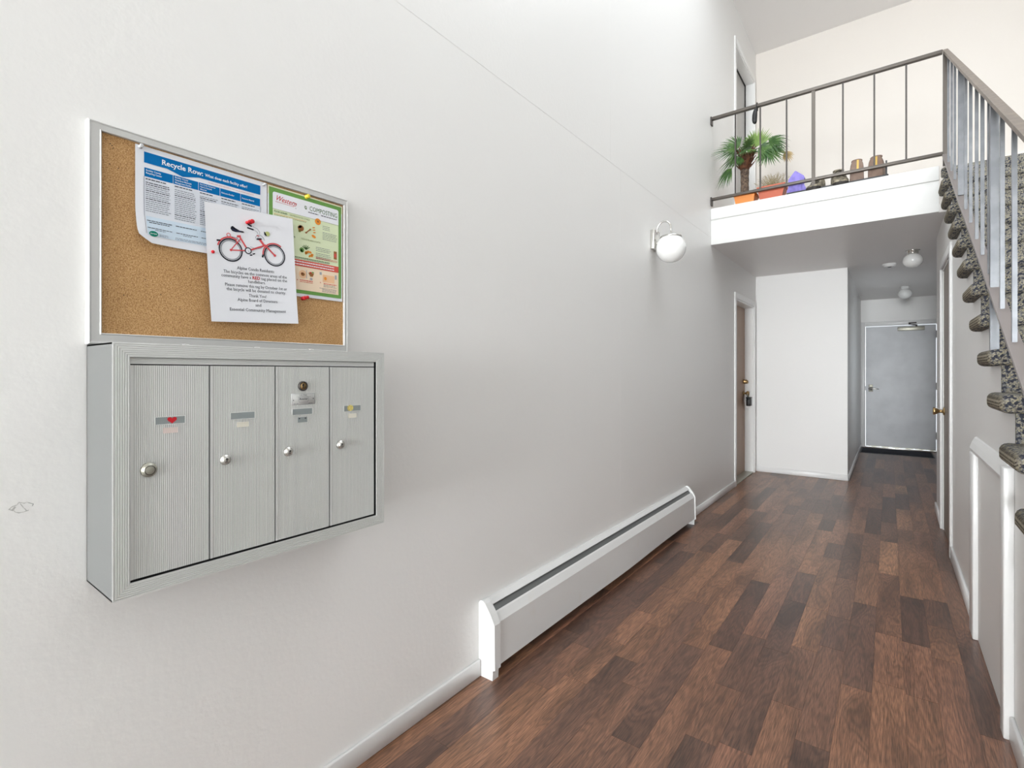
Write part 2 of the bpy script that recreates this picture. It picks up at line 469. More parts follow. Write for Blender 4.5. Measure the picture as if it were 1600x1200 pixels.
# clean polygon: floor -> up the steps, cut for the closet door opening
CY0, CY1 = 4.52, 5.27
mb = MB()
for j in range(NT, 0, -1):
    y0, y1, zt = Yr(j) + .006, Yr(j - 1) + .006, min(Zt(j) - .05, 2.75)
    segs = [(y0, y1)]
    for (a, b) in segs:
        if b <= CY0: mb.box(XR, XR + .05, a, b, -.05, zt)
        elif a >= CY0: mb.box(XR, XR + .05, a, b, 2.07, zt)
        else:
            mb.box(XR, XR + .05, a, CY0, -.05, zt); mb.box(XR, XR + .05, CY0, b, 2.07, zt)
mb.box(XR, XR + .05, Yr(0) + .006, CY1, 2.07, LOW)
mb.box(XR, XR + .05, CY1, 5.80, -.05, LOW)
wall_right = struct(mb.build('wall_right', W), 'white wall under the staircase with closet door and access panel', 'wall')
mb = MB()
mb.box(XO, XO + .15, Y0 - .15, 5.35, -.05, CEIL + .1)
struct(mb.build('wall_stair_side', M['wall']), 'tall wall on the far side of the staircase', 'wall')
mb = MB()
mb.box(XO, XO + .15, 5.35, YB + .15, UP - .2, 3.65)
mb.box(XO, XO + .15, 5.35, YB + .15, 4.85, CEIL + .1)
mb.box(XO, XO + .15, 6.55, YB + .15, 3.65, 4.85)
struct(mb.build('wall_landing_side', M['wall']), 'landing side wall with window', 'wall')
# wall and glazing behind the camera
mb = MB()
mb.box(-.15, .15, Y0 - .15, Y0, -.05, CEIL + .1); mb.box(2.6, XO + .15, Y0 - .15, Y0, -.05, CEIL + .1)
mb.box(.15, 2.6, Y0 - .15, Y0, 2.5, CEIL + .1); mb.box(.15, 2.6, Y0 - .15, Y0, -.05, .08)
struct(mb.build('wall_entry', W), 'entry wall with tall glazing', 'wall')
wg = thing('window_1', 'tall entry glazing with white frame', 'window', (1.375, Y0, .08), kind='structure')
mb = MB()
for x in (.15, .93, 1.73, 2.54): mb.box(x, x + .06, Y0 - .12, Y0 - .02, .08, 2.5)
for z in (.08, 2.10, 2.44): mb.box(.15, 2.6, Y0 - .12, Y0 - .02, z, z + .06)
mb.build('window_frame', M['trim'], wg)
gl = mat('window_glass', (240, 246, 248), 0.02, bump=(2, .01), trans=1.0)
B('pane', gl, wg, .15, 2.6, Y0 - .08, Y0 - .075, .08, 2.5)
wg = thing('window_2', 'landing window with white frame', 'window', (XO, 5.95, 3.65), kind='structure')
mb = MB()
for y in (5.35, 5.93, 6.49): mb.box(XO + .02, XO + .1, y, y + .06, 3.65, 4.85)
for z in (3.65, 4.79): mb.box(XO + .02, XO + .1, 5.35, 6.55, z, z + .06)
mb.build('window_frame', M['trim'], wg)
B('pane', gl, wg, XO + .06, XO + .065, 5.35, 6.55, 3.65, 4.85)
wg = thing('added_skylight', 'made-up stairwell skylight with white frame, added for its light', 'window', (1.05, 3.1, CEIL), kind='structure')  # added roof opening out of view, goes with the overhead fill
mb = MB()
for x in (.27, 1.03, 1.77): mb.box(x, x + .06, 1.45, 4.75, CEIL - .02, CEIL + .02)
for y in (1.45, 2.52, 3.6, 4.69): mb.box(.27, 1.83, y, y + .06, CEIL - .02, CEIL + .02)
mb.build('window_frame', M['trim'], wg)
B('pane', gl, wg, .27, 1.83, 1.45, 4.75, CEIL + .03, CEIL + .035)
wg = thing('added_corridor_window', 'small made-up side window, added to light the corridor', 'window', (2.02, 8.2, .8), kind='structure')  # added wall opening out of view, goes with the corridor fill
mb = MB()
for y in (7.55, 8.17, 8.79): mb.box(2.04, 2.12, y, y + .06, .8, 1.9)
for z in (.8, 1.84): mb.box(2.04, 2.12, 7.55, 8.85, z, z + .06)
mb.build('window_frame', M['trim'], wg)
B('pane', gl, wg, 2.08, 2.085, 7.55, 8.85, .8, 1.9)
# ceilings and landing slab
mb = MB()
mb.box(-.15, XO + .15, Y0 - .15, 1.45, CEIL, CEIL + .1); mb.box(-.15, XO + .15, 4.75, YB + .15, CEIL, CEIL + .1)
mb.box(-.15, .27, 1.45, 4.75, CEIL, CEIL + .1); mb.box(1.83, XO + .15, 1.45, 4.75, CEIL, CEIL + .1)
struct(mb.build('ceiling', M['ceil']), 'high ceiling over the stairwell', 'ceiling')
struct(B('ceiling_low', M['ceil'], None, -.0, 2.14, 4.972, YE + .14, LOW, LOW + .06), 'grey shaded low ceiling under the landing and along the corridor', 'ceiling')
struct(B('floor_landing', M['wall2'], None, 0, XO, 4.972, YB, LOW + .06, UP), 'landing floor slab', 'floor')
fa = MB(); fa.bbox(0.001, 1.655, 4.95, 4.972, LOW, UP - .105, r=.002); fascia = struct(fa.build('trim_1', M['fascia']), 'bright white fascia board along the landing edge', 'trim')
f2 = MB(); f2.bbox(0.001, 1.655, 4.940, 4.972, UP - .105, UP + .002, r=.004); f2.build('fascia_cap', M['fascia'], fascia)

# floor with planks
fl = struct(B('floor', M['under'], None, -.15, XO, Y0 - .15, YE + .3, -.08, -.012), 'dark brown laminate floor of staggered planks', 'floor')
PW = .1017
lens_ = (.36, .48, .60, .74, .90, 1.06)
pm = {}
def plank_mesh(wd, ln):
    k = (round(wd, 4), ln)
    if k not in pm:
        mb = MB(); g = .0002; c = .0003
        x0, x1, y0, y1 = g, wd - g, g, ln - g
        vs = [(x0, y0, -.01), (x1, y0, -.01), (x1, y1, -.01), (x0, y1, -.01), (x0, y0, -c), (x1, y0, -c), (x1, y1, -c), (x0, y1, -c),
              (x0 + c, y0 + c, 0), (x1 - c, y0 + c, 0), (x1 - c, y1 - c, 0), (x0 + c, y1 - c, 0)]
        fs = [(0, 1, 5, 4), (1, 2, 6, 5), (2, 3, 7, 6), (3, 0, 4, 7), (4, 5, 9, 8), (5, 6, 10, 9), (6, 7, 11, 10), (7, 4, 8, 11), (8, 9, 10, 11)]
        mb.add(vs, fs)
        o = mb.build('plank', M['wood']); pm[k] = o.data
        bpy.data.objects.remove(o)
    return pm[k]
rp = random.Random(21)
def row(x, wd, ya, yb):
    y = ya - rp.choice((0, .15, .3, .22, .4))
    while y < yb:
        ln = rp.choice(lens_)
        if y > 6.9: ln = rp.choice((.9, 1.06))
        if y + ln > yb: ln = round(yb - y, 3)
        if ln > .02:
            o = bpy.data.objects.new('plank', plank_mesh(wd, ln))
            COL.objects.link(o); o.parent = fl; o.location = (x, y, 0)
        y += max(ln, .02)
nrow = 17
for i in range(nrow):
    x = i * PW - .02
    row(x, PW, .25, (YB + .01) if x + PW < .975 else YE + .05)
for i in range(17, 20):
    row(i * PW - .02, PW, 5.88, YE + .05)
near = B('near_floor', M['palefloor'], fl, -.02, XO, Y0, .02, -.012, -.001)

# baseboards
def bb(name, boxes):
    mb = MB()
    for b in boxes: mb.bbox(*b, r=.004, seg=1)
    return struct(mb.build(name, M['trim']), None)
b1 = bb('baseboard_left', [(0, .013, Y0, 1.577, 0, .07), (0, .013, 4.215, 5.845, 0, .07)]); b1['label'] = 'white baseboard along the left wall beside the heater'
b1['category'] = 'baseboard'
b2 = bb('baseboard_back', [(.0, .983, YB - .013, YB, 0, .068)]); b2['label'] = 'white baseboard under the recess wall'; b2['category'] = 'baseboard'
b3 = bb('baseboard_corridor', [(.97, .983, YB - .013, YE, 0, .068)]); b3['label'] = 'white baseboard running into the corridor'; b3['category'] = 'baseboard'
b4 = bb('baseboard_right', [(XR - .014, XR, 3.30, 4.46, 0, .085), (XR - .014, XR, 5.335, 5.914, 0, .085), (XR - .014, XR, -.3, 2.375, 0, .085)])
b4['label'] = 'white baseboard under the stair wall'; b4['category'] = 'baseboard'

# ================================================================ DOORS
def cas(parent, x0, x1, ya, yb, z0, z1, wd=.062):
    """casing round an opening in a wall facing +X/-X: two legs and a head"""
    for nm, bx in (('casing', (x0, x1, ya - wd, ya, z0, z1 + wd)), ('casing', (x0, x1, yb, yb + wd, z0, z1 + wd)), ('casing', (x0, x1, ya, yb, z1, z1 + wd))):
        B(nm, M['trim'], parent, *bx, r=.004)
def jamb_x(parent, x0, x1, ya, yb, z0, z1, t=.018):
    mb = MB()
    mb.box(x0, x1, ya, ya + t, z0, z1); mb.box(x0, x1, yb - t, yb, z0, z1); mb.box(x0, x1, ya + t, yb - t, z1 - t, z1)
    mb.build('door_jamb', M['trim'], parent)

d1 = thing('door_1', 'brown wooden apartment door in a white casing on the left wall', 'door', (0, 6.36, 0), kind='structure')
cas(d1, 0, .014, DY0, DY1, 0, DH)
jamb_x(d1, -.149, .002, DY0, DY1, 0, DH)
leaf = B('door_leaf', M['doorwood'], d1, -.145, -.10, DY0 + .02, DY1 - .02, .014, DH - .02)
B('threshold', M['nickel'], d1, -.14, .0, DY0 + .01, DY1 - .01, 0, .013, r=.003)
mb = MB(); mb.lathe([(.028, 0), (.028, .006), (.012, .012), (.012, .03), (.024, .036), (.03, .05), (.024, .064), (0, .068)], (-.10, 6.745, .99), 'x'); mb.build('door_knob', M['brass'], d1)
mb = MB(); mb.lathe([(.028, 0), (.028, .012), (.024, .02), (.026, .04), (.015, .052), (0, .054)], (-.10, 6.745, 1.135), 'x'); mb.build('deadbolt', M['brass'], d1)
mb = MB(); mb.bbox(-.10, -.094, 6.04, 6.10, 1.50, 1.54, r=.001); mb.build('number_plate', M['chrome'], d1)
mb = MB(); mb.bbox(-.10, -.09, 6.05, 6.09, 1.32, 1.36, r=.002); mb.tube([(-.088, 6.045, 1.34), (-.08, 6.045, 1.30), (-.08, 6.095, 1.30), (-.088, 6.095, 1.34)], .004); mb.build('door_knocker', M['brass'], d1)

lb = thing('lockbox', 'black lockbox hanging from the knob of the brown apartment door', 'lockbox', (-.04, 6.745, .86))
mb = MB(); mb.bbox(-.062, -.012, 6.70, 6.79, .835, .925, r=.010); mb.build('body', M['black'], lb)
mb = MB(); mb.bbox(-.066, -.008, 6.705, 6.785, .925, .945, r=.006); mb.build('cap', M['black'], lb)
mb = MB(); mb.tube([(-.05, 6.72, .94)] + [(-.05, 6.745 - .027 * math.cos(a), .975 + .03 * math.sin(a)) for a in [PI * k / 8 for k in range(9)]] + [(-.05, 6.77, .94)], .006); mb.build('shackle', M['nickel'], lb)

d2 = thing('door_2', 'grey painted door with white casing on the upper landing', 'door', (0, 6.36, UP), kind='structure')
cas(d2, 0, .014, DY0, DY1, UP, UP + DH)
jamb_x(d2, -.149, .002, DY0, DY1, UP, UP + DH)
B('door_leaf', M['updoor'], d2, -.145, -.10, DY0 + .02, DY1 - .02, UP + .014, UP + DH - .02)
mb = MB(); mb.box(-.10, -.088, DY0 + .018, DY1 - .018, UP + DH - .03, UP + DH - .018); mb.box(-.10, -.088, DY1 - .026, DY1 - .018, UP, UP + DH - .018); mb.build('weather_strip', M['dark'], d2)

# exit door, end of the corridor
d3 = thing('door_3', 'grey metal exit door with daylight leaking round its edges', 'door', (1.49, YE, 0), kind='structure')
mb = MB()
for b in ((.972, 1.03, YE - .013, YE, 0, 2.09), (1.95, 2.018, YE - .013, YE, 0, 2.09), (1.03, 1.95, YE - .013, YE, 2.022, 2.09)): mb.bbox(*b, r=.004, seg=1)
mb.build('casing', M['trim'], d3)
mb = MB(); mb.box(1.024, 1.030, YE - .004, YE + .14, 0, 2.03); mb.box(1.952, 1.957, YE - .004, YE + .14, 0, 2.03); mb.box(1.03, 1.952, YE - .004, YE + .14, 2.018, 2.03); mb.build('door_jamb', M['trim'], d3)
leaf = MB(); leaf.bbox(1.038, 1.942, YE + .012, YE + .055, .03, 2.010, r=.002); leaf.build('door_leaf', M['exitdoor'], d3)
mb = MB(); sw = [(1.038, .032)] + [(1.038 + .904 * k / 40, .016 + .007 * math.sin(k * .95) + .003 * math.sin(k * 2.3)) for k in range(41)] + [(1.942, .032)]
mb.prism(sw, 'y', YE + .02, YE + .03); mb.build('door_sweep', M['nickel'], d3)
B('threshold', M['chrome'], d3, 1.03, 1.95, YE - .02, YE + .10, 0, .010, r=.002)
mb = MB(); mb.bbox(1.46, 1.80, YE - .045, YE + .012, 1.925, 1.985, r=.004); cl = mb.build('door_closer', M['nickel'], d3)
mb = MB(); mb.tube([(1.70, YE - .02, 1.985), (1.70, YE - .02, 2.012)], .012); mb.tube([(1.70, YE - .02, 2.008), (1.60, YE - .075, 2.022)], .007); mb.tube([(1.60, YE - .075, 2.022), (1.64, YE - .012, 2.045)], .006); mb.bbox(1.60, 1.70, YE - .024, YE - .012, 2.036, 2.056, r=.002); mb.build('closer_arm', M['raildark'], cl)
mb = MB(); mb.lathe([(.034, 0), (.034, .006), (.022, .012), (.013, .016), (.013, .05), (0, .052)], (1.105, YE + .012, 0.98), 'y')
for i, v in enumerate(mb.v): mb.v[i] = (v[0], 2 * (YE + .012) - v[1], v[2])
mb.tube([(1.10, YE - .036, .98), (1.13, YE - .042, .982), (1.19, YE - .040, .978), (1.215, YE - .036, .976)], [.011, .01, .008, .007]); mb.build('lever_handle', M['chrome'], d3)
mb = MB(); mb.bbox(1.075, 1.135, YE + .008, YE + .013, .93, 1.05, r=.002); mb.build('handle_plate', M['nickel'], d3)
B('strike_plate', M['raildark'], d3, 1.026, 1.036, YE - .005, YE + .02, .95, 1.02)
for z in (1.80, .98, .20): B('hinge', M['raildark'], d3, 1.942, 1.952, YE - .006, YE + .02, z, z + .11)

# closet door on the right wall
d4 = thing('door_4', 'taupe flush closet door under the stairs with brass knob', 'door', (XR, 4.9, 0), kind='structure')
cas(d4, XR - .016, XR, CY0, CY1, 0, 2.07, .06)
mb = MB(); mb.box(XR, XR + .09, CY0 - .005, CY0 + .015, 0, 2.07); mb.box(XR, XR + .09, CY1 - .015, CY1 + .005, 0, 2.07); mb.box(XR, XR + .09, CY0, CY1, 2.055, 2.075); mb.build('door_jamb', M['trim'], d4)
B('door_leaf', M['closet'], d4, XR + .006, XR + .042, CY0 + .018, CY1 - .018, .012, 2.052)
mb = MB(); mb.lathe([(.032, 0), (.032, .006), (.013, .010), (.012, .03), (.016, .036), (.027, .055), (.029, .066), (.024, .07), (0, .071)], (0, 0, 0), 'x')
for i, v in enumerate(mb.v): mb.v[i] = (XR + .006 - v[0], 5.19 + v[1], .945 + v[2])
mb.build('door_knob', M['brass'], d4)
for z in (1.78, .20):
    mb = MB(); mb.tube([(XR - .002, CY0 + .016, z), (XR - .002, CY0 + .016, z + .1)], .007); mb.build('hinge', M['trim'], d4)
for nm in ('a',): B('dark_gap', M['dark'], d4, XR + .045, XR + .05, CY0, CY1, 0, 2.06)

# access panel under the stairs
ap = thing('access_panel', 'white framed access panel in the wall under the stairs', 'panel', (XR, 2.8, 0))
B('panel_board', M['wall'], ap, XR - .009, XR + .0, 2.44, 3.19, .004, .885)
mb = MB(); mb.prism([(XR, .868), (XR - .022, .868), (XR - .026, .885), (XR - .018, .912), (XR - .008, .935), (XR, .938)], 'y', 2.442, 3.305); mb.build('top_rail', M['trim'], ap)
B('stile', M['trim'], ap, XR - .028, XR, 3.175, 3.30, 0, .868, r=.005)
B('stile', M['trim'], ap, XR - .028, XR, 2.378, 2.442, 0, .925, r=.004)

# ================================================================ STAIRS
st = thing('staircase', 'carpeted staircase with grey speckled carpet rising to the landing', 'stairs', (2.2, 2.6, 0))
tm = rm = None
for j in range(0, NT + 1):
    y0 = Yr(j) - .034
    y1 = Yr(j - 1) + .003 if j else 5.04
    if tm is None or j < 2:
        mb = MB(); bm = bmesh.new(); bmesh.ops.create_cube(bm, size=1)
        lx0, lx1, ly0, ly1, lz0, lz1 = 1.650 - 2.2, XO - 2.2, 0, y1 - y0, -.062, 0
        if j == 0: lx0 = 1.656 - 2.2; lz0 = -.10
        for v in bm.verts: v.co = Vector((lx0 if v.co.x < 0 else lx1, ly0 if v.co.y < 0 else ly1, lz0 if v.co.z < 0 else lz1))
        es = [e for e in bm.edges if all(v.co.x < lx0 + .01 for v in e.verts) or all(v.co.y < .01 for v in e.verts)]
        bmesh.ops.bevel(bm, geom=es, offset=.026, segments=4, profile=0.5, affect='EDGES')
        mb.bm(bm, True)
        o = mb.build('tread', M['carpets'], None); o.parent = st
        tm = o.data
    else:
        o = bpy.data.objects.new('tread', tm); COL.objects.link(o); o.parent = st
    o.location = (0, y0 - 2.6, Zt(j))
    zb = Zt(j + 1) if j < NT else 0
    if rm is None or j == NT:
        mb = MB(); mb.box(XR - .002 - 2.2, XO - 2.2, 0, .012, -(Zt(j) - .055 - zb), 0)
        r_ = mb.build('riser', M['carpet'], None); r_.parent = st; rm = r_.data
    else:
        r_ = bpy.data.objects.new('riser', rm); COL.objects.link(r_); r_.parent = st
    r_.location = (0, Yr(j) - .008 - 2.6, Zt(j) - .055)

# stair railing (sloped) ---------------------------------------------------
SX = 1.690                       # plane of the railing
SL = RISE / RUN * .962
railz = lambda y: 3.655 + (y - 4.955) * .603        # centre of handrail
botz = lambda y: 2.885 + (y - 4.955) * .59          # centre of bottom channel
sr = thing('stair_railing', 'grey steel stair railing with taupe handrail descending from the landing corner', 'railing', (SX, 3.2, 0))
def sloped(y0, y1, zf, hx, hz, x=SX):
    mb = MB()
    vs = []
    for y in (y0, y1):
        z = zf(y)
        vs += [(x - hx, y, z - hz), (x + hx, y, z - hz), (x + hx, y, z + hz), (x - hx, y, z + hz)]
    mb.add(vs, [(3, 2, 1, 0), (4, 5, 6, 7), (0, 1, 5, 4), (1, 2, 6, 5), (2, 3, 7, 6), (3, 0, 4, 7)])
    return mb
YN = .75
mb = sloped(YN, 4.965, railz, .012, .009)
mb2 = sloped(YN, 4.965, lambda y: railz(y) + .011, .0145, .004)
mb.add(mb2.v, mb2.f); mb.build('handrail', M['handrail'], sr)
mb = sloped(YN, 4.955, botz, .019, .007); mb.build('bottom_rail', M['railplate'], sr)
for y in (4.697, 4.468, 4.261, 3.688, 3.480, 3.258, 3.071, 2.873, 2.575, 2.348, 2.135, 1.925, 1.715, 1.3, 1.09, .88):
    B('baluster', M['steel'], sr, SX - .0065, SX + .0065, y - .0065, y + .0065, botz(y) + .004, railz(y) - .009)
for y in (3.935, 2.760, 1.52):
    z0 = botz(y) + .004 if y > 3 else Zt(int((5.0 - y) / RUN) + 1)
    B('post', M['steel'], sr, SX - .012, SX + .014, y - .014, y + .014, z0, railz(y) - .008)
B('post', M['rail'], sr, SX - .014, SX + .014, 4.935, 4.965, 2.80, railz(4.95) - .008)

# landing railing ----------------------------------------------------------
br = thing('landing_railing', 'dark bronze balcony railing along the landing edge', 'railing', (.84, 4.955, UP))
B('top_rail', M['rail'], br, .003, SX - .016, 4.937, 4.973, 3.642, 3.668, r=.002)
B('bottom_rail', M['rail'], br, .003, SX - .016, 4.937, 4.973, 2.880, 2.902, r=.002)
for x in (.217, .427, .637, 1.049, 1.259, 1.460):
    B('baluster', M['raildark'], br, x - .006, x + .006, 4.949, 4.961, 2.902, 3.642)
B('post', M['rail'], br, .826, .852, 4.942, 4.968, 2.80, 3.642)
for z in (3.63, 2.868): B('wall_bracket', M['raildark'], br, .0, .012, 4.930, 4.980, z - .035, z + .04)

# ================================================================ HEATER
ht = thing('baseboard_heater', 'long white baseboard heater on the floor along the left wall', 'heater', (0, 2.9, 0))
HY0, HY1 = 1.580, 4.205
mb = MB()
mb.prism([(.0135, .02), (.0, .075), (0, .301), (.012, .304), (.036, .286), (.035, .283), (.012, .300), (.0045, .298), (.0045, .08), (.016, .02)], 'y', HY0 + .02, HY1 - .01)
mb.build('back_plate', M['heater'], ht)
mb = MB()
fp = [(.052, .262), (.058, .257), (.077, .226), (.081, .052), (.070, .047), (.070, .049), (.079, .054), (.075, .225), (.056, .2545), (.052, .259)]
n = 14; ring = []
for k in range(n + 1):
    y = HY0 + .03 + (HY1 - HY0 - .036) * k / n
    s_ = .006 * math.exp(-((y - 2.9) / .35) ** 2) + .002 * math.sin(y * 3)
    ring.append([(x + (s_ if z < .1 else 0), y, z) for x, z in fp])
vs = [p for r in ring for p in r]; q = len(fp)
fs = [(i * q + j, i * q + (j + 1) % q, (i + 1) * q + (j + 1) % q, (i + 1) * q + j) for i in range(n) for j in range(q)] + [list(range(q)), list(range(n * q, n * q + q))[::-1]]
mb.add(vs, fs); mb.build('front_panel', M['heater'], ht)
mb = MB(); mb.prism([(.024, .276), (.044, .256), (.046, .258), (.026, .279)], 'y', HY0 + .04, HY1 - .02); mb.tube([(.03, HY0 + .04, .262), (.03, HY1 - .02, .262)], .0035, 6); mb.build('damper', M['heatin'], ht)
mb = MB()
for k in range(12):
    y = HY0 + .12 + k * .21
    mb.box(.006, .058, y, y + .002, .10, .235)
mb.tube([(.04, HY0 + .02, .15), (.04, HY1 - .01, .15)], .012, 8)
mb.box(.012, .068, HY0 + .3, HY1 - .3, .12, .19)
mb.build('heating_element', M['heatin'], ht)
cp = [(.0, 0.0), (.0, .3), (.006, .309), (.020, .312), (.034, .303), (.064, .262), (.083, .226), (.085, .045), (.074, .040), (.072, 0)]
mb = MB(); mb.prism(cp, 'y', HY0 - .002, HY0 + .036); mb.build('end_cap', M['heater'], ht)
mb = MB(); mb.prism([(x + (.002 if x > .05 else 0), z) for x, z in cp], 'y', HY1 - .012, HY1 + .002); mb.build('end_cap', M['heater'], ht)

# ================================================================ MAILBOX CABINET
MX = .169; MY0, MY1, MZ0, MZ1 = .309, .955, .809, 1.308
ml = thing('mailbox_cabinet', 'grey metal wall cabinet of four ribbed mailboxes below the cork board', 'mailbox', (0, .632, MZ0))
mb = MB(); mb.box(0, MX - .002, MY0, MY0 + .003, MZ0, MZ1); mb.box(0, MX - .002, MY1 - .003, MY1, MZ0, MZ1); mb.box(0, MX - .002, MY0, MY1, MZ0, MZ0 + .003); mb.box(0, MX - .002, MY0, MY1, MZ1 - .003, MZ1)
mb.box(0, .003, MY0, MY1, MZ0, MZ1)
mb.build('body', M['mailside'], ml)
FW = .028; NR = 7
def ribprof(wd, n, h=.0022):
    p = [(0, 0), (0, h)]; s_ = wd / n
    for k in range(n):
        a = k * s_
        p += [(a + s_ * .12, h), (a + s_ * .58, h), (a + s_ * .66, h * .12), (a + s_ * .92, h * .12), (a + s_ * 1.0, h)]
    p += [(wd, 0)]
    return p
rp_ = ribprof(FW, NR)
def frame_piece(side):
    mb = MB(); vs = []
    for end in (0, 1):
        for d, h in rp_:
            x = MX - .002 + h
            if side in 'lr':
                y = MY0 + d if side == 'l' else MY1 - d
                z = MZ0 + d if end == 0 else MZ1 - d
            else:
                z = MZ0 + d if side == 'b' else MZ1 - d
                y = MY0 + d if end == 0 else MY1 - d
            vs.append((x, y, z))
    q = len(rp_)
    mb.add(vs, [(i, (i + 1) % q, (i + 1) % q + q, i + q) for i in range(q)] + [list(range(q)), list(range(q, 2 * q))[::-1]])
    mb.build('frame_rail', M['alu'], ml)
for s_ in 'ltrb': frame_piece(s_)
B('inner_shadow_board', M['dark'], ml, MX - .020, MX - .016, MY0 + .01, MY1 - .01, MZ0 + .01, MZ1 - .01)
mb = MB()                                       # top strip above the doors
yA, yB_ = MY0 + FW + .002, MY1 - FW - .0035
prof = [(z, x) for z, x in ribprof(.0125, 4, .0012)]
mb.add([(MX - .008 + h, y, 1.2670 + d) for y in (yA, yB_) for d, h in prof], [(i, i + 1, i + 1 + len(prof), i + len(prof)) for i in range(len(prof) - 1)])
mb.box(MX - .016, MX - .008, yA, yB_, 1.267, 1.2795)
mb.build('top_strip', M['alu'], ml)
B('hinge_bar', M['dark'], ml, MX - .016, MX - .012, yA, yB_, 1.2645, 1.267)
dz0, dz1 = .8405, 1.2645
fx = MX - .006
door_y = [(.3385, .4815), (.4845, .6290), (.6320, .7770), (.7805, .9225)]
dprof = ribprof(1, 46)
for i, (a, b) in enumerate(door_y):
    mb = MB(); wd = b - a
    pr = ribprof(wd, 40, .0016)
    vs = [(fx - .0015 + h, a + d, z) for z in (dz0, dz1) for d, h in pr]
    q = len(pr)
    mb.add(vs, [(k, k + 1, k + 1 + q, k + q) for k in range(q - 1)])
    mb.box(fx - .009, fx - .0015, a, b, dz0, dz1)
    mb.box(fx - .001, fx + .0007, a, a + .0035, dz0, dz1)
    dr = mb.build('mailbox_door', M['alu'], ml)
    cy = a + .0692
    B('name_slot', M['alud'], dr, fx - .0008, fx + .0007, cy - .0265, cy + .0265, 1.1435, 1.158)
    mb = MB()
    for bx in ((cy - .0278, cy + .0278, 1.158, 1.1592), (cy - .0278, cy - .0265, 1.1423, 1.158), (cy + .0265, cy + .0278, 1.1423, 1.158), (cy - .0278, cy + .0278, 1.1423, 1.1435)): mb.box(fx - .0008, fx + .0012, *bx)
    mb.build('slot_rim', M['alu'], dr)
    if i != 2:
        B('number_label', M['pink'] if i == 0 else M['label'], dr, fx - .0008, fx + .0009, cy - .0130, cy + .0135, 1.1245, 1.136)
    else:
        l = B('number_slot', M['alud'], dr, fx - .0008, fx + .0007, cy - .0125, cy + .0125, 1.1235, 1.1365)
        mb = MB()
        for yy in (cy - .0085, cy + .008): mb.lathe([(.0017, 0), (.0017, .0009)], (fx + .0003, yy, 1.1335), 'x', 10)
        mb.build('rivet_hole', M['black'], dr)
    # lock
    ly, lz = cy - .0385, 1.054
    rr = .0145 if i == 0 else .0118
    mb = MB(); mb.lathe([(rr, 0), (rr, .003), (rr * .93, .005), (rr * .62, .0062), (rr * .62, .009), (rr * .5, .0098), (0, .0098)], (fx + .0, ly, lz), 'x', 28)
    lk = mb.build('lock', M['nickel'] if i == 0 else M['chrome'], dr)
    if i:
        mb = MB(); mb.box(fx + .0096, fx + .0101, ly - .0007, ly + .0007, lz - .005, lz + .003); mb.lathe([(.0021, 0), (.0021, .0005)], (fx + .0096, ly, lz + .002), 'x', 10); mb.build('keyhole', M['black'], dr)
    else:
        mb = MB(); mb.lathe([(rr * .66, 0), (rr * .66, .0005), (rr * .58, .0005), (rr * .58, 0)], (fx + .0092, ly, lz), 'x', 28); mb.build('lock_ring', M['raildark'], dr)
    if i == 2:
        mb = MB(); mb.lathe([(.0125, 0), (.0125, .004), (.0108, .0055), (.0095, .0055), (.0095, .003)], (fx, cy + .0005, 1.2155), 'x', 28); mb.build('master_lock_collar', M['raildark'], dr)
        mb = MB(); mb.lathe([(.0093, 0), (.0093, .0045), (0, .0048)], (fx, cy + .0005, 1.2155), 'x', 24); mb.build('master_lock_core', M['brass'], dr)
        mb = MB(); mb.box(fx + .004, fx + .0052, cy - .001, cy + .0015, 1.2095, 1.2215); mb.lathe([(.0028, 0), (.0028, .0006)], (fx + .0046, cy - .0005, 1.2185), 'x', 10); mb.build('keyhole', M['black'], dr)
    if i == 0:
        hp = []
        for k in range(28):
            t = 2 * PI * k / 28
            hp.append((cy + .003 + .0088 * math.sin(t) ** 3, 1.1515 + .0078 * (13 * math.cos(t) - 5 * math.cos(2 * t) - 2 * math.cos(3 * t) - math.cos(4 * t)) / 16))
        hp = [(y, min(z, 1.158)) for y, z in hp]
        mb = MB(); mb.prism(hp, 'x', fx + .0006, fx + .0012); s_ = mb.build('heart_sticker', M['red'], dr); s_['label'] = 'red heart sticker'
    if i == 3:
        mb = MB(); mb.prism([(cy - .007 + .0095 * math.cos(2 * PI * k / 20), 1.152 + .0085 * math.sin(2 * PI * k / 20)) for k in range(20)], 'x', fx + .0006, fx + .0012); s_ = mb.build('smiley_sticker', M['stk'], dr); s_['label'] = 'small round yellow sticker'

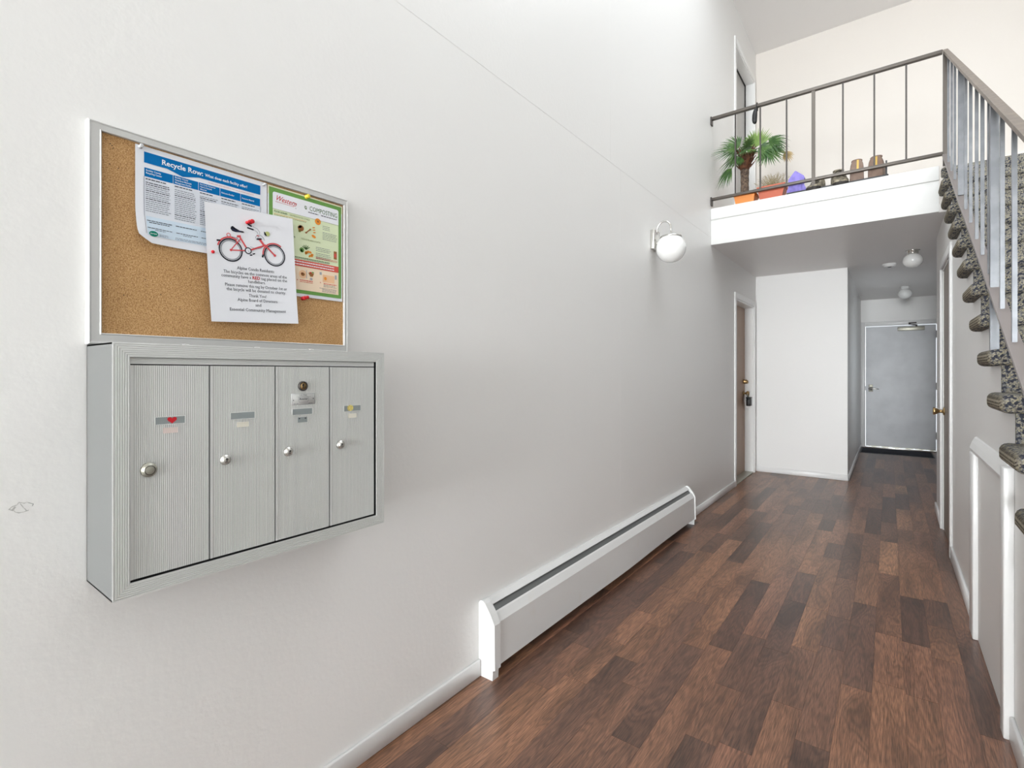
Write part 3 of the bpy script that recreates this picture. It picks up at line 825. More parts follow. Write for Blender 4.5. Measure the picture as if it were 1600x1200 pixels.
# ---------------------------------------------------------------- flat print on planes parallel to the left wall
def text(mb, body, y, z, size, x, m, align='LEFT', bold=0, sx=1.0, rot=0.0, shear=0.0, fit=None, serif=False):
    cu = bpy.data.curves.new('t', 'FONT')
    cu.body = body; cu.size = size; cu.align_x = align; cu.offset = bold * size; cu.resolution_u = 2
    cu.shear = shear
    o = bpy.data.objects.new('t', cu); COL.objects.link(o)
    dg = bpy.context.evaluated_depsgraph_get()
    e = o.evaluated_get(dg); me = e.to_mesh()
    mb.mat(m)
    xs = [v.co.x for v in me.vertices]
    if fit: sx = fit / (max(xs) - min(xs))
    c, s = math.cos(rot), math.sin(rot)
    if serif:
        cnt = {}
        for p in me.polygons:
            for ek in p.edge_keys: cnt[ek] = cnt.get(ek, 0) + 1
        q = size
        for (a, b), k in cnt.items():
            if k != 1: continue
            va, vb = me.vertices[a].co, me.vertices[b].co
            ln = abs(va.x - vb.x)
            if abs(va.y - vb.y) > .004 * q or not (.045 * q < ln < .17 * q): continue
            yy = va.y; xa, xb = min(va.x, vb.x), max(va.x, vb.x)
            if yy < .03 * q: e0, e1, ya, yb = .055 * q, .055 * q, yy, yy + .04 * q
            elif yy > .42 * q: e0, e1, ya, yb = .06 * q, .02 * q, yy - .04 * q, yy
            else: continue
            pp_ = [(xa - e0, ya), (xb + e1, ya), (xb + e1, yb), (xa - e0, yb)]
            mb.add([(x, y + px * sx * c - py * s, z + px * sx * s + py * c) for px, py in pp_], [(0, 1, 2, 3)])
    mb.add([(x, y + (v.co.x * sx) * c - v.co.y * s, z + (v.co.x * sx) * s + v.co.y * c) for v in me.vertices], [list(p.vertices) for p in me.polygons])
    e.to_mesh_clear()
    bpy.data.objects.remove(o); bpy.data.curves.remove(cu)
def quad(mb, m, x, pts):
    mb.mat(m); mb.add([(x, p[0], p[1]) for p in pts], [list(range(len(pts)))[::-1]] if area2(pts) < 0 else [list(range(len(pts)))])
def area2(p):
    return sum(p[i][0] * p[(i + 1) % len(p)][1] - p[(i + 1) % len(p)][0] * p[i][1] for i in range(len(p)))
def rect(mb, m, x, y0, y1, z0, z1): quad(mb, m, x, [(y0, z0), (y1, z0), (y1, z1), (y0, z1)])
def line(mb, m, x, pts, wd):
    for (a, b) in zip(pts, pts[1:]):
        a, b = Vector(a), Vector(b); d = (b - a)
        if d.length < 1e-6: continue
        n = Vector((-d.y, d.x)).normalized() * wd / 2; e = d.normalized() * wd * .25
        quad(mb, m, x, [a - n - e, b - n + e, b + n + e, a + n - e])
def disc(mb, m, x, cy, cz, ry, rz=None, n=18, rot=0):
    rz = rz or ry
    p = []
    for k in range(n):
        a = 2 * PI * k / n; u, v = ry * math.cos(a), rz * math.sin(a)
        p.append((cy + u * math.cos(rot) - v * math.sin(rot), cz + u * math.sin(rot) + v * math.cos(rot)))
    quad(mb, m, x, p)
def ringp(mb, m, x, cy, cz, r0, r1, n=40, a0=0, a1=2 * PI):
    for k in range(n):
        a, b = a0 + (a1 - a0) * k / n, a0 + (a1 - a0) * (k + 1) / n
        quad(mb, m, x, [(cy + r0 * math.cos(a), cz + r0 * math.sin(a)), (cy + r1 * math.cos(a), cz + r1 * math.sin(a)), (cy + r1 * math.cos(b), cz + r1 * math.sin(b)), (cy + r0 * math.cos(b), cz + r0 * math.sin(b))])
rt = random.Random(3)
def greek(mb, m, x, y0, y1, z, h, ragged=.12):
    """a line of print too small to read: word-length strokes"""
    y = y0; ye = y1 - (y1 - y0) * rt.random() * ragged
    while y < ye:
        wl_ = min(rt.uniform(.003, .009), ye - y)
        if wl_ > .001: rect(mb, m, x, y, y + wl_, z, z + h)
        y += wl_ + .0011

# maker's plate on the third door
mb = MB(); c3 = .7012
mb.mat(M['alub']); mb.bbox(fx - .0003, fx + .0013, .6715, .7355, 1.1685, 1.1965, r=.0004, seg=1)
pl = mb.build('makers_plate', M['alub'], ml)
mb = MB(); X = fx + .0015
for y0, y1, z0, z1 in ((.6725, .7345, 1.1955, 1.1960), (.6725, .7345, 1.1690, 1.1695), (.6725, .6729, 1.169, 1.196), (.7341, .7345, 1.169, 1.196)): rect(mb, M['ink2'], X, y0, y1, z0, z1)
text(mb, 'U.S. MAIL', .7035, 1.1905, .0052, X, M['ink'], 'CENTER')
line(mb, M['ink2'], X, [(.684, 1.1885), (.723, 1.1885)], .0004)
text(mb, 'Bommer', .7035, 1.1808, .0066, X, M['ink'], 'CENTER', .02, shear=.2)
line(mb, M['ink2'], X, [(.690, 1.187), (.717, 1.187), (.7175, 1.180), (.714, 1.1745), (.693, 1.1745), (.6895, 1.180), (.690, 1.187)], .0005)
disc(mb, M['ink'], X, .6765, 1.1800, .0011, .0018); disc(mb, M['ink'], X, .7305, 1.1830, .0011, .0018)
greek(mb, M['ink2'], X, .6765, .690, 1.1705, .0012); greek(mb, M['ink2'], X, .717, .730, 1.1705, .0012)
mb.build('plate_lettering', None, pl)
# dust crumbs on the cabinet top
for y, x, wh in ((.436, .160, 'first'), (.587, .160, 'second'), (.728, .158, 'third'), (.891, .160, 'fourth')):
    mb = MB(); bm = bmesh.new(); bmesh.ops.create_icosphere(bm, subdivisions=1, radius=.0035)
    for v in bm.verts: v.co = Vector((x + v.co.x, y + v.co.y * (2.2 + rt.random()), MZ1 + .0012 + v.co.z * .4))
    mb.bm(bm); o = mb.build('plaster_crumb', M['trim'])
    tag(o, 'white plaster crumb on the mailbox cabinet above its %s door' % wh, 'crumb', 'plaster crumbs on the mailbox cabinet')

# ================================================================ CORK BOARD
cb = thing('notice_board', 'cork notice board with aluminium frame above the mailboxes', 'board', (0, .62, 1.312))
BY0, BY1, BZ0, BZ1 = .306, .936, 1.3095, 1.782
CK = [.330, .923, 1.334, 1.7635]
mb = MB(); mb.box(0, .012, BY0 + .008, BY1 - .004, BZ0 + .008, BZ1 - .006); mb.build('cork_sheet', M['cork'], cb)
def bframe(side):
    mb = MB()
    prof = [(0, 0), (0, .017), (.12, .0195), (.28, .018), (.85, .0175), (.93, .019), (1, .0175), (1, .012), (1, 0)]
    vs = []
    wds = {'l': CK[0] - BY0, 'r': BY1 - CK[1], 'b': CK[2] - BZ0, 't': BZ1 - CK[3]}
    for end in (0, 1):
        for d, h in prof:
            if side in 'lr':
                y = BY0 + d * wds['l'] if side == 'l' else BY1 - d * wds['r']
                z = BZ0 + d * wds['b'] if end == 0 else BZ1 - d * wds['t']
            else:
                z = BZ0 + d * wds['b'] if side == 'b' else BZ1 - d * wds['t']
                y = BY0 + d * wds['l'] if end == 0 else BY1 - d * wds['r']
            vs.append((h, y, z))
    q = len(prof)
    mb.add(vs, [(i, (i + 1) % q, (i + 1) % q + q, i + q) for i in range(q)] + [list(range(q)), list(range(q, 2 * q))[::-1]])
    mb.build('frame_rail', M['alub'], cb)
for s_ in 'ltrb': bframe(s_)
mb = MB()
for (y, z) in ((.338, 1.751), (.346, 1.744), (.351, 1.736), (.349, 1.741), (.36, 1.695), (.345, 1.70), (.37, 1.42), (.41, 1.46), (.50, 1.50), (.48, 1.40), (.44, 1.43), (.62, 1.36), (.85, 1.42)):
    mb.lathe([(.0011, 0), (.0011, .0002)], (.012, y, z), 'x', 8)
mb.build('pin_hole', M['under'], cb)['kind'] = 'stuff'

# ---- recycling poster
def curl_sheet(y0, y1, z0, z1, fx_, nx, nz, thick=.0002):
    mb = MB(); vs = []
    for a in range(nx + 1):
        for b in range(nz + 1):
            y = y0 + (y1 - y0) * a / nx; z = z0 + (z1 - z0) * b / nz
            vs.append(fx_(y, z))
    mb.add(vs, [(a * (nz + 1) + b, (a + 1) * (nz + 1) + b, (a + 1) * (nz + 1) + b + 1, a * (nz + 1) + b + 1) for a in range(nx) for b in range(nz)], True)
    return mb
PX = .0150
po = thing('recycling_poster', 'blue and white Recycle Row poster pinned to the cork board', 'poster', (.013, .535, 1.545))
def f1(y, z):
    bot = max(0, (1.62 - z) / .08)
    left = max(0, (.46 - y) / .06)
    x = PX - .0006 + .010 * bot ** 2 * min(1, left) + .003 * bot ** 2
    zz = z
    c = max(0, 1 - ((y - .39) / .022)) if y < .412 else 0
    d = max(0, 1 - ((z - 1.542) / .03)) if z < 1.572 else 0
    zz += .016 * c * d
    return (x, y + .004 * bot, zz)
mb = curl_sheet(.390, .686, 1.5425, 1.760, f1, 24, 18); sh = mb.build('sheet', M['paper2'], po)
mb = MB(); X = PX
quad(mb, M['blue'], X, [(.4065, 1.748), (.4065, 1.7235), (.452, 1.7235), (.484, 1.7145), (.519, 1.7235), (.668, 1.7235), (.668, 1.748)][::-1])
cols = [.4065, .464, .518, .567, .617, .668]
for a, b in zip(cols, cols[1:]): rect(mb, M['blue'], X, a + .0006, b - .0006, 1.6925, 1.7125)
rect(mb, M['pgrey'], X - .0001, .4065, .668, 1.604, 1.6925)
for (a, b, c) in (('Boulder County', 'Recycling Center', ''), ('Boulder County', 'Hazardous Materials', 'Management Facility'), ('Eco-Cycle Center for', 'Hard to Recycle', 'Materials')):
    pass
X2 = PX + .0004
def hdr(i, lines, zs, size=.0056):
    for t, z in zip(lines, zs): text(mb, t, cols[i] + .0035, z, size, X2, M['white'], bold=.01, sx=.80)
text(mb, 'Recycle Row:', .4405, 1.7300, .0165, X2, M['white'], bold=.02, fit=.0865, serif=True)
text(mb, 'What does each facility offer?', .5325, 1.7312, .0096, X2, M['white'], bold=.02, fit=.1015, serif=True)
hdr(0, ('Boulder County', 'Recycling Center'), (1.7055, 1.6995))
hdr(1, ('Boulder County', 'Hazardous Materials', 'Management Facility'), (1.7070, 1.7010, 1.6950), .0053)
hdr(2, ('Eco-Cycle Center for', 'Hard to Recycle', 'Materials'), (1.7070, 1.7010, 1.6950), .0050)
hdr(3, ('ReSource Boulder',), (1.7005,), .0052)
hdr(4, ('Resource Material',), (1.7005,), .0052)
greek(mb, M['pinkline'], X2, .540, .660, 1.7175, .0014)
for i, (a, b) in enumerate(zip(cols, cols[1:])):
    a += .003; b -= .004
    greek(mb, M['ink'], X2, a, b - .008, 1.6865, .0022)
    n = (15, 16, 16, 3, 3)[i]
    for k in range(n):
        bold_ = rt.random() < .15
        greek(mb, M['ink'] if bold_ else M['ink2'], X2, a, b, 1.6790 - k * .00455, .0013 if not bold_ else .0018)
# lower pale blue block drawn on the curling sheet
def onsheet(mb, m, y0, y1, z0, z1, e=.0006, n=8):
    mb.mat(m); vs = []
    for k in range(n + 1):
        y = y0 + (y1 - y0) * k / n
        for b in range(4):
            p = f1(y, z0 + (z1 - z0) * b / 3); vs.append((p[0] + e, p[1], p[2]))
    mb.add(vs, [(k * 4 + b, (k + 1) * 4 + b, (k + 1) * 4 + b + 1, k * 4 + b + 1) for k in range(n) for b in range(3)])
onsheet(mb, M['pblue'], .409, .668, 1.560, 1.604)
onsheet(mb, M['navyink'], .4062, .4068, 1.562, 1.6925, .0009, 2)
onsheet(mb, M['navyink'], .668, .6686, 1.562, 1.6925, .0009, 2)
def greek2(m, y0, y1, z, h):
    y = y0
    while y < y1:
        wl_ = min(rt.uniform(.003, .009), y1 - y)
        if wl_ > .001: onsheet(mb, m, y, y + wl_, z, z + h, .0011, 1)
        y += wl_ + .0011
for i in range(3):
    a, b = cols[i] + .004, cols[i + 1] - .004
    greek2(M['ink'], a, b, 1.5935, .0016)
    if i == 0: greek2(M['ink'], a + .004, b - .004, 1.5895, .0016)
    greek2(M['ink'], a, b, 1.5775, .0014); greek2(M['ink2'], a + .014, b - .014, 1.5738, .0013)
greek2(M['ink2'], .433, .56, 1.5655, .0009); greek2(M['ink2'], .433, .56, 1.5625, .0009)
p = f1(.4205, 1.565)
mb.mat(M['teal']); mb.add([(p[0] + .0020, p[1] + .0088 * math.cos(2 * PI * k / 24), p[2] + .0062 * math.sin(2 * PI * k / 24)) for k in range(24)], [list(range(24))])
text(mb, 'Eco-Cycle', p[1], p[2] - .001, .0038, p[0] + .0024, M['white'], 'CENTER', .02, .8)
mb.build('print', None, po)

# ---- composting poster
cpst = thing('composting_poster', 'green bordered composting poster at the corner of the cork board', 'poster', (.013, .805, 1.467))
X = .0142
mb = MB(); mb.box(X - .0006, X, .688, .9195, 1.4665, 1.7585); mb.build('sheet', M['paper2'], cpst)
mb = MB(); X += .0003
rect(mb, M['cream'], X, .688, .9195, 1.735, 1.7585)
X += .0003
rect(mb, M['green'], X, .6915, .9155, 1.4755, 1.7545)
X += .0003
def rrect(m, y0, y1, z0, z1, r):
    p = []
    for (cy_, cz_, a0) in ((y1 - r, z1 - r, 0), (y0 + r, z1 - r, PI / 2), (y0 + r, z0 + r, PI), (y1 - r, z0 + r, 1.5 * PI)):
        p += [(cy_ + r * math.cos(a0 + PI / 2 * k / 5), cz_ + r * math.sin(a0 + PI / 2 * k / 5)) for k in range(6)]
    quad(mb, m, X, p)
rrect(M['pgreen'], .7015, .9055, 1.4855, 1.7435, .006)
X += .0003
quad(mb, M['paper'], X, [(.7015, 1.697), (.9055, 1.697), (.9055, 1.738), (.904, 1.742), (.9, 1.7435), (.707, 1.7435), (.703, 1.742), (.7015, 1.738)])
rect(mb, M['peach'], X, .7015, .9055, 1.4855, 1.553)
rect(mb, M['band'], X, .7015, .9055, 1.5525, 1.5715)
X += .0003
rect(mb, M['olive'], X, .7015, .9055, 1.6965, 1.6972)
# red script logo
text(mb, 'Western', .7075, 1.7220, .0205, X, M['redink'], 'LEFT', .004, rot=-.05, shear=.45, fit=.058)
line(mb, M['redink'], X, [(.709, 1.7178), (.735, 1.7170), (.762, 1.7160)], .0008)
ringp(mb, M['redink'], X, .7625, 1.7235, .005, .0058, 20)
text(mb, '\u00ae', .766, 1.712, .005, X, M['ink2'])
# number 2 and heading
text(mb, 'COMPOSTING', .8095, 1.7185, .0190, X, M['dgreen'], 'LEFT', 0, fit=.0905)
ringp(mb, M['dgreen'], X, .8005, 1.7245, .0042, .0062, 12, 2.2, 4.6)
text(mb, '2', .7975, 1.7205, .0105, X, M['dgreen'], 'LEFT', .03, .8)
greek(mb, M['ink'], X, .806, .838, 1.7118, .0022, 0); greek(mb, M['ink'], X, .847, .9, 1.7118, .0022, 0)
text(mb, 'FOOD SCRAPS', .7050, 1.6885, .0068, X, M['dgreen'], 'LEFT', .02, .85)
text(mb, '/ DESPERDICIOS DE COMIDA', .7475, 1.6885, .0066, X, M['olive'], 'LEFT', 0, .74)
text(mb, 'YARD PLANTS', .7350, 1.6300, .0062, X, M['dgreen'], 'LEFT', .02, .78)
text(mb, '/ RESIDUOS DE JARDIN Y PLANTAS', .7830, 1.6300, .0060, X, M['olive'], 'LEFT', 0, .66)
greek(mb, M['orangeink'], X, .705, .81, 1.6835, .0010); greek(mb, M['olive'], X, .705, .80, 1.6805, .0010)
ringp(mb, M['orangeink'], X, .8365, 1.6925, .0, .0095, 18)
ringp(mb, M['brownink'], X + .0002, .8365, 1.6925, .0, .003, 8)
def blob(m, y, z, a, b, r=0): disc(mb, m, X + .0002, y, z, a, b, 12, r)
blob(M['brownink'], .783, 1.661, .0095, .0085, .3); blob(M['peachd'], .780, 1.665, .006, .0045, .3); blob(M['olive'], .779, 1.652, .004, .003)
line(mb, M['brownink'], X, [(.799, 1.652), (.812, 1.664)], .003); blob(M['brownink'], .799, 1.652, .003, .0024); blob(M['brownink'], .812, 1.664, .003, .0024)
for k in range(3): blob(M['orangeink'], .823 + .001 * k, 1.672 - k * .007, .0045, .0015, .2)
blob(M['orangeink'], .823, 1.646, .007, .004, -.4)
for k in range(9):
    if k in (3,): continue
    greek(mb, M['ink2'], X, .852, .876 + (.026 if k > 3 else 0), 1.683 - k * .0048, .0012)
for k in range(5): line(mb, M['dgreen'], X, [(.799, 1.604), (.799 + .012 * math.cos(.5 + k * .55), 1.607 + .009 * math.sin(.5 + k * .55))], .0024)
blob(M['green'], .786, 1.600, .007, .007); blob(M['dgreen'], .785, 1.598, .0035, .004)
for k in range(7): blob(M['orangeink'], .808 + .010 * math.cos(k * 1.9), 1.592 + .006 * math.sin(k * 1.3), .0045, .003, k)
for k in range(7): greek(mb, M['ink2'], X, .830, .880, 1.616 - k * .0048 - (.003 if k > 2 else 0), .0012)
rect(mb, M['brownink'], X, .889, .8995, 1.592, 1.616); rect(mb, M['band'], X + .0002, .8905, .898, 1.598, 1.609)
greek(mb, M['band'], X, .83, .903, 1.5865, .0012); greek(mb, M['band'], X, .83, .903, 1.583, .0012)
greek(mb, M['dgreen'], X, .735, .89, 1.5765, .0020); greek(mb, M['ink2'], X, .735, .89, 1.5735, .0012)
for z in (1.5645, 1.5570): greek(mb, M['white'], X, .742, .898, z, .0028, .05)
ringp(mb, M['peachd'], X, .789, 1.531, 0, .012, 18)
blob(M['brownink'], .789, 1.531, .006, .005); blob(M['band'], .787, 1.534, .003, .002)
rect(mb, M['greyink'], X, .7995, .8015, 1.521, 1.544)
quad(mb, M['brownink'], X, [(.806, 1.538), (.824, 1.538), (.820, 1.528), (.812, 1.528)]); blob(M['redink'], .813, 1.539, .004, .002); blob(M['green'], .820, 1.5405, .004, .002)
blob(M['greyink'], .815, 1.521, .0045, .0035)
greek(mb, M['band'], X, .780, .822, 1.5125, .0026, .05); greek(mb, M['band'], X, .780, .822, 1.5085, .0016, .05)
text(mb, '\u00d7', .770, 1.510, .009, X, M['redink']); text(mb, '\u00d7', .842, 1.512, .009, X, M['redink'])
rect(mb, M['greyink'], X, .842, .849, 1.538, 1.546); rect(mb, M['peachd'], X, .852, .891, 1.518, 1.540); blob(M['orangeink'], .861, 1.529, .0045, .005)
rect(mb, M['greyink'], X, .893, .899, 1.531, 1.544)
greek(mb, M['band'], X, .855, .899, 1.5125, .0022, .05)
for k in range(2): greek(mb, M['ink2'], X, .855, .899, 1.5085 - k * .004, .0012)
for k in range(4): greek(mb, M['ink2'], X, .842 + .008 * (k > 0), .899, 1.4985 - k * .0032, .0011)
mb.build('print', None, cpst)

# ---- bicycle notice (tilted three degrees)
nt_ = thing('bicycle_notice', 'white sheet with red bicycle drawing pinned over both posters', 'notice', (.02, .647, 1.527))
TH = math.radians(3.0); NCY, NCZ = .6475, 1.527
ct, sn_ = math.cos(TH), math.sin(TH)
mb = MB(); nn = 12
def fn(a, b): return (.0232 + .004 * (a / .1135) ** 2 * .4 + .0035 * max(0, -b / .145) ** 2, NCY + a * ct - b * sn_, NCZ + a * sn_ + b * ct)
vs = [fn(-.1135 + .227 * i / nn, -.146 + .292 * j / nn) for i in range(nn + 1) for j in range(nn + 1)]
vs2 = [(x - .0003, y, z) for x, y, z in vs]; n1 = nn + 1
mb.add(vs, [(i * n1 + j, (i + 1) * n1 + j, (i + 1) * n1 + j + 1, i * n1 + j + 1) for i in range(nn) for j in range(nn)], True)
mb.build('sheet', M['paper'], nt_)
# print goes in local coordinates, then is laid on the sheet
mb = MB()
def Lc(y, z):
    dy, dz = y - NCY, z - NCZ
    return (dy * ct + dz * sn_, -dy * sn_ + dz * ct)
def P(*pts): return [Lc(*p) for p in pts]
RW, FWc = Lc(.589, 1.560), Lc(.7025, 1.567)
K, R_ = M['bikeblack'], M['bikered']
for c in (RW, FWc):
    ringp(mb, K, 0, c[0], c[1], .0262, .0292, 48); ringp(mb, M['greyink'], 0, c[0], c[1], .0232, .0258, 48)
    ringp(mb, K, .0001, c[0], c[1], .0226, .0231, 48)
Bk = Lc(.632, 1.5665); HT = Lc(.664, 1.598); HB = Lc(.674, 1.588); ST = Lc(.610, 1.599)
line(mb, R_, .0003, [RW, Bk], .0028); line(mb, R_, .0003, [Bk, HB], .0042); line(mb, R_, .0003, [ST, Bk], .0040)
line(mb, R_, .0003, [RW, Lc(.600, 1.576)], .0025); line(mb, R_, .0003, [Lc(.600, 1.576), Lc(.612, 1.592)], .0022)
line(mb, R_, .0003, [Lc(.661, 1.603), HB], .006); line(mb, R_, .0003, [Lc(.676, 1.590), FWc], .0042)
disc(mb, R_, .0004, FWc[0], FWc[1], .0035); disc(mb, R_, .0004, RW[0], RW[1], .003)
line(mb, K, .0004, [Lc(.655, 1.602), Lc(.666, 1.604)], .0035)
# fenders
ringp(mb, R_, .0003, RW[0], RW[1], .0300, .0335, 24, PI * .33, PI * .92)
ringp(mb, R_, .0003, FWc[0], FWc[1], .0300, .0335, 24, PI * .30, PI * 1.02)
line(mb, K, .0004, [Lc(.556, 1.578), Lc(.563, 1.579)], .004); line(mb, K, .0004, [Lc(.6695, 1.557), Lc(.671, 1.563)], .004)
# rear rack
ringp(mb, R_, .0003, *Lc(.5835, 1.597), .0035, .0052, 16); line(mb, R_, .0003, P((.578, 1.591), (.590, 1.594), (.600, 1.589), (.606, 1.578)), .0018)
line(mb, M['navyink'], .0004, P((.591, 1.594), (.603, 1.594), (.612, 1.584)), .0012)
# chainring, pedal
ringp(mb, K, .0005, Bk[0], Bk[1], .0062, .0088, 24); disc(mb, M['paper'], .0004, Bk[0], Bk[1], .0062)
line(mb, M['greyink'], .0005, [Bk, Lc(.639, 1.558)], .0014); line(mb, K, .0005, P((.637, 1.5555), (.642, 1.557)), .0028); line(mb, K, .0005, P((.644, 1.560), (.649, 1.562)), .0028)
# saddle
quad(mb, K, .0005, P((.588, 1.614), (.589, 1.619), (.593, 1.622), (.600, 1.618), (.610, 1.614), (.620, 1.614), (.622, 1.611), (.611, 1.610), (.600, 1.608), (.592, 1.609)))
line(mb, M['navyink'], .0006, P((.592, 1.613), (.603, 1.611), (.613, 1.612)), .0022)
line(mb, R_, .0003, P((.605, 1.598), (.612, 1.600)), .005)
# handlebar, cables, lamp
line(mb, K, .0005, P((.630, 1.626), (.645, 1.624)), .0036); line(mb, K, .0005, P((.632, 1.635), (.640, 1.632)), .004)
line(mb, M['greyink'], .0004, P((.645, 1.6245), (.655, 1.620), (.659, 1.613), (.657, 1.605)), .0013); line(mb, M['greyink'], .0004, P((.643, 1.632), (.655, 1.629), (.662, 1.621), (.661, 1.614)), .0013)
line(mb, M['navyink'], .0004, P((.655, 1.612), (.651, 1.606), (.653, 1.600), (.660, 1.600)), .0007)
line(mb, M['navyink'], .0004, P((.663, 1.614), (.671, 1.609), (.675, 1.602)), .0008)
line(mb, M['navyink'], .0004, P((.637, 1.578), (.651, 1.5755), (.664, 1.579), (.671, 1.586)), .0007)
line(mb, R_, .0003, P((.655, 1.611), (.660, 1.611)), .003)
disc(mb, M['khaki'], .0004, *Lc(.6825, 1.6215), .0062); quad(mb, K, .0005, P((.673, 1.6255), (.676, 1.6245), (.681, 1.6155), (.678, 1.6145), (.674, 1.618)))
lines_ = ['Alpine Condo Residents:', 'The bicycles on the common areas of the', None, 'handlebars.', 'Please remove this tag by October 1st or', 'the bicycle will be donated to charity.', 'Thank You!', 'Alpine Board of Directors', 'and', 'Essential Community Management']
zz = [1.5195, 1.5075, 1.4975, 1.4870, 1.4750, 1.4640, 1.4505, 1.4385, 1.4265, 1.4130]
for t, z, wdt in zip(lines_, zz, (.097, .165, 0, .045, .162, .155, .046, .104, .015, .147)):
    zl = z - 1.527 - .003
    if t: text(mb, t, .005, zl, .0108, .0005, M['ink'], 'CENTER', 0, fit=wdt, serif=True)
    else:
        text(mb, 'community have a', -.0835, zl, .0108, .0005, M['ink'], 'LEFT', 0, fit=.0735, serif=True)
        text(mb, 'RED', -.0068, zl, .0112, .0005, M['redink'], 'LEFT', .02, fit=.0200, serif=True)
        text(mb, 'tag placed on the', .0165, zl, .0108, .0005, M['ink'], 'LEFT', 0, fit=.0710, serif=True)
nv = []
for (x, a, b) in mb.v:
    q = fn(a, b); nv.append((q[0] + .0006 + x, q[1], q[2]))
mb.v = nv
mb.build('print', None, nt_)

# ---- push pins
def pin(x, y, z, m, label, r=.0045):
    o_ = thing('push_pin', label, 'pin', (x, y, z))
    mb = MB(); mb.lathe([(r, 0), (r * .95, .0015), (r * .5, .003), (r * .5, .008), (r * .9, .010), (r * .95, .012), (r * .6, .013), (0, .013)], (x, y, z), 'x', 16); mb.build('head', m, o_)
    mb = MB(); mb.lathe([(.0006, 0), (.0006, .004)], (x - .003, y, z), 'x', 6); mb.build('needle', M['chrome'], o_)
pin(.0150, .399, 1.7555, M['clearpin'], 'clear push pin in the top left corner of the blue recycling poster', .0045)
pin(.0150, .676, 1.7525, M['clearpin'], 'clear push pin in the top right corner of the blue recycling poster', .0032)
pin(.0160, .800, 1.7550, M['yelpin'], 'yellow push pin at the top of the composting poster', .0062)
pin(.0250, .637, 1.6420, M['red'], 'red push pin above the bicycle handlebars, the upper one of two', .0060)
pin(.0250, .6285, 1.6385, M['red'], 'red push pin lying just beside the handlebar pin', .0042)
pin(.0125, .790, 1.4625, M['red'], 'red push pin below the composting poster, nearer the bicycle notice', .0060)
pin(.0125, .799, 1.4655, M['red'], 'red push pin below the composting poster, nearer the frame', .0052)
pin(.0150, .5462, 1.5470, M['red'], 'red push pin peeking from behind the bicycle notice', .0042)
# plaster scuff on the wall
mb = MB()
sp_ = [(.2095 + .0150 * math.cos(2 * PI * k / 14) * (1 + .25 * math.sin(k * 2.1)), .986 + .0095 * math.sin(2 * PI * k / 14) * (1 + .2 * math.cos(k * 3))) for k in range(13)]
line(mb, M['scuff'], .0006, sp_, .0013)
line(mb, M['scuff'], .0006, [(.207, .994), (.2115, .986), (.216, .979)], .0012); line(mb, M['scuff'], .0006, [(.197, .984), (.200, .989)], .003)
o = mb.build('plaster_scuff', M['scuff'], wall_left)

# ================================================================ LAMPS
def lathe_globe(mb, c, r, flat=1.0, n=32):
    mb.lathe([(r * math.sin(PI * k / 18), -r * flat * math.cos(PI * k / 18)) for k in range(19)], c, 'z', n)
sc = thing('wall_sconce', 'white glass globe sconce on a chrome hooped arm', 'wall lamp', (0, 3.49, 2.19))
B('backplate', M['chrome'], sc, 0, .030, 3.435, 3.545, 2.125, 2.262, r=.004)
gc = (.130, 3.49, 2.122)
mb = MB(); lathe_globe(mb, gc, .1015); mb.build('globe', M['opal'], sc)
mb = MB(); mb.tube([(.028, 3.49, 2.235), (.030, 3.49, 2.262)] + [(.080 - .050 * math.cos(a), 3.49, 2.262 + .058 * math.sin(a)) for a in [PI * k / 12 for k in range(1, 12)]] + [(.130, 3.49, 2.262), (.130, 3.49, 2.225)], .0055, 10); mb.build('arm', M['chrome'], sc)
mb = MB(); mb.lathe([(.075, -.012), (.072, -.002), (.05, .006), (.012, .010), (.009, .02), (0, .02)], (.130, 3.49, 2.207), 'z', 28); mb.build('holder', M['chrome'], sc)
mb = MB(); mb.lathe([(.012, 0), (.010, .008), (0, .009)], (.030, 3.49, 2.17), 'x', 14); mb.build('screw_cap', M['chrome'], sc)
for (x, y, lab, m) in ((1.54, 6.37, 'white globe ceiling lamp at the mouth of the corridor beside the smoke detector', 'chrome'), (1.53, 8.99, 'white globe ceiling lamp deep in the corridor by the exit door', 'trim')):
    cl = thing('ceiling_lamp', lab, 'ceiling lamp', (x, y, LOW), group=None)
    mb = MB(); mb.lathe([(.0, -.034), (.044, -.034), (.047, -.028), (.047, -.006), (.060, 0), (0, 0)], (x, y, LOW), 'z', 28); mb.build('canopy', M[m], cl)
    mb = MB(); lathe_globe(mb, (x, y, LOW - .100), .083, .86); mb.build('globe', M['opal'], cl)
sd = thing('smoke_detector', 'round white smoke detector on the low ceiling', 'smoke detector', (1.357, 7.01, LOW))
mb = MB(); mb.lathe([(.0, -.034), (.045, -.034), (.056, -.028), (.06, -.012), (.066, -.010), (.066, 0), (0, 0)], (1.357, 7.01, LOW), 'z', 28); mb.build('cover', M['trim'], sd)
mb = MB(); mb.lathe([(0, -.037), (.018, -.036), (.02, -.033)], (1.357, 7.01, LOW), 'z', 16); mb.build('test_button', M['dark'], sd)

# exit mat
mt = thing('door_mat', 'dark navy door mat in front of the exit door', 'mat', (1.41, 9.85, 0))
B('mat_pile', M['matt'], mt, 1.00, 1.87, 9.56, 10.16, 0.0, .010, r=.003)
mb = MB()
for b in ((.985, 1.885, 9.545, 9.56), (.985, 1.885, 10.16, 10.175), (.985, 1.0, 9.56, 10.16), (1.87, 1.885, 9.56, 10.16)): mb.box(b[0], b[1], b[2], b[3], 0, .006)
mb.build('mat_border', M['black'], mt)

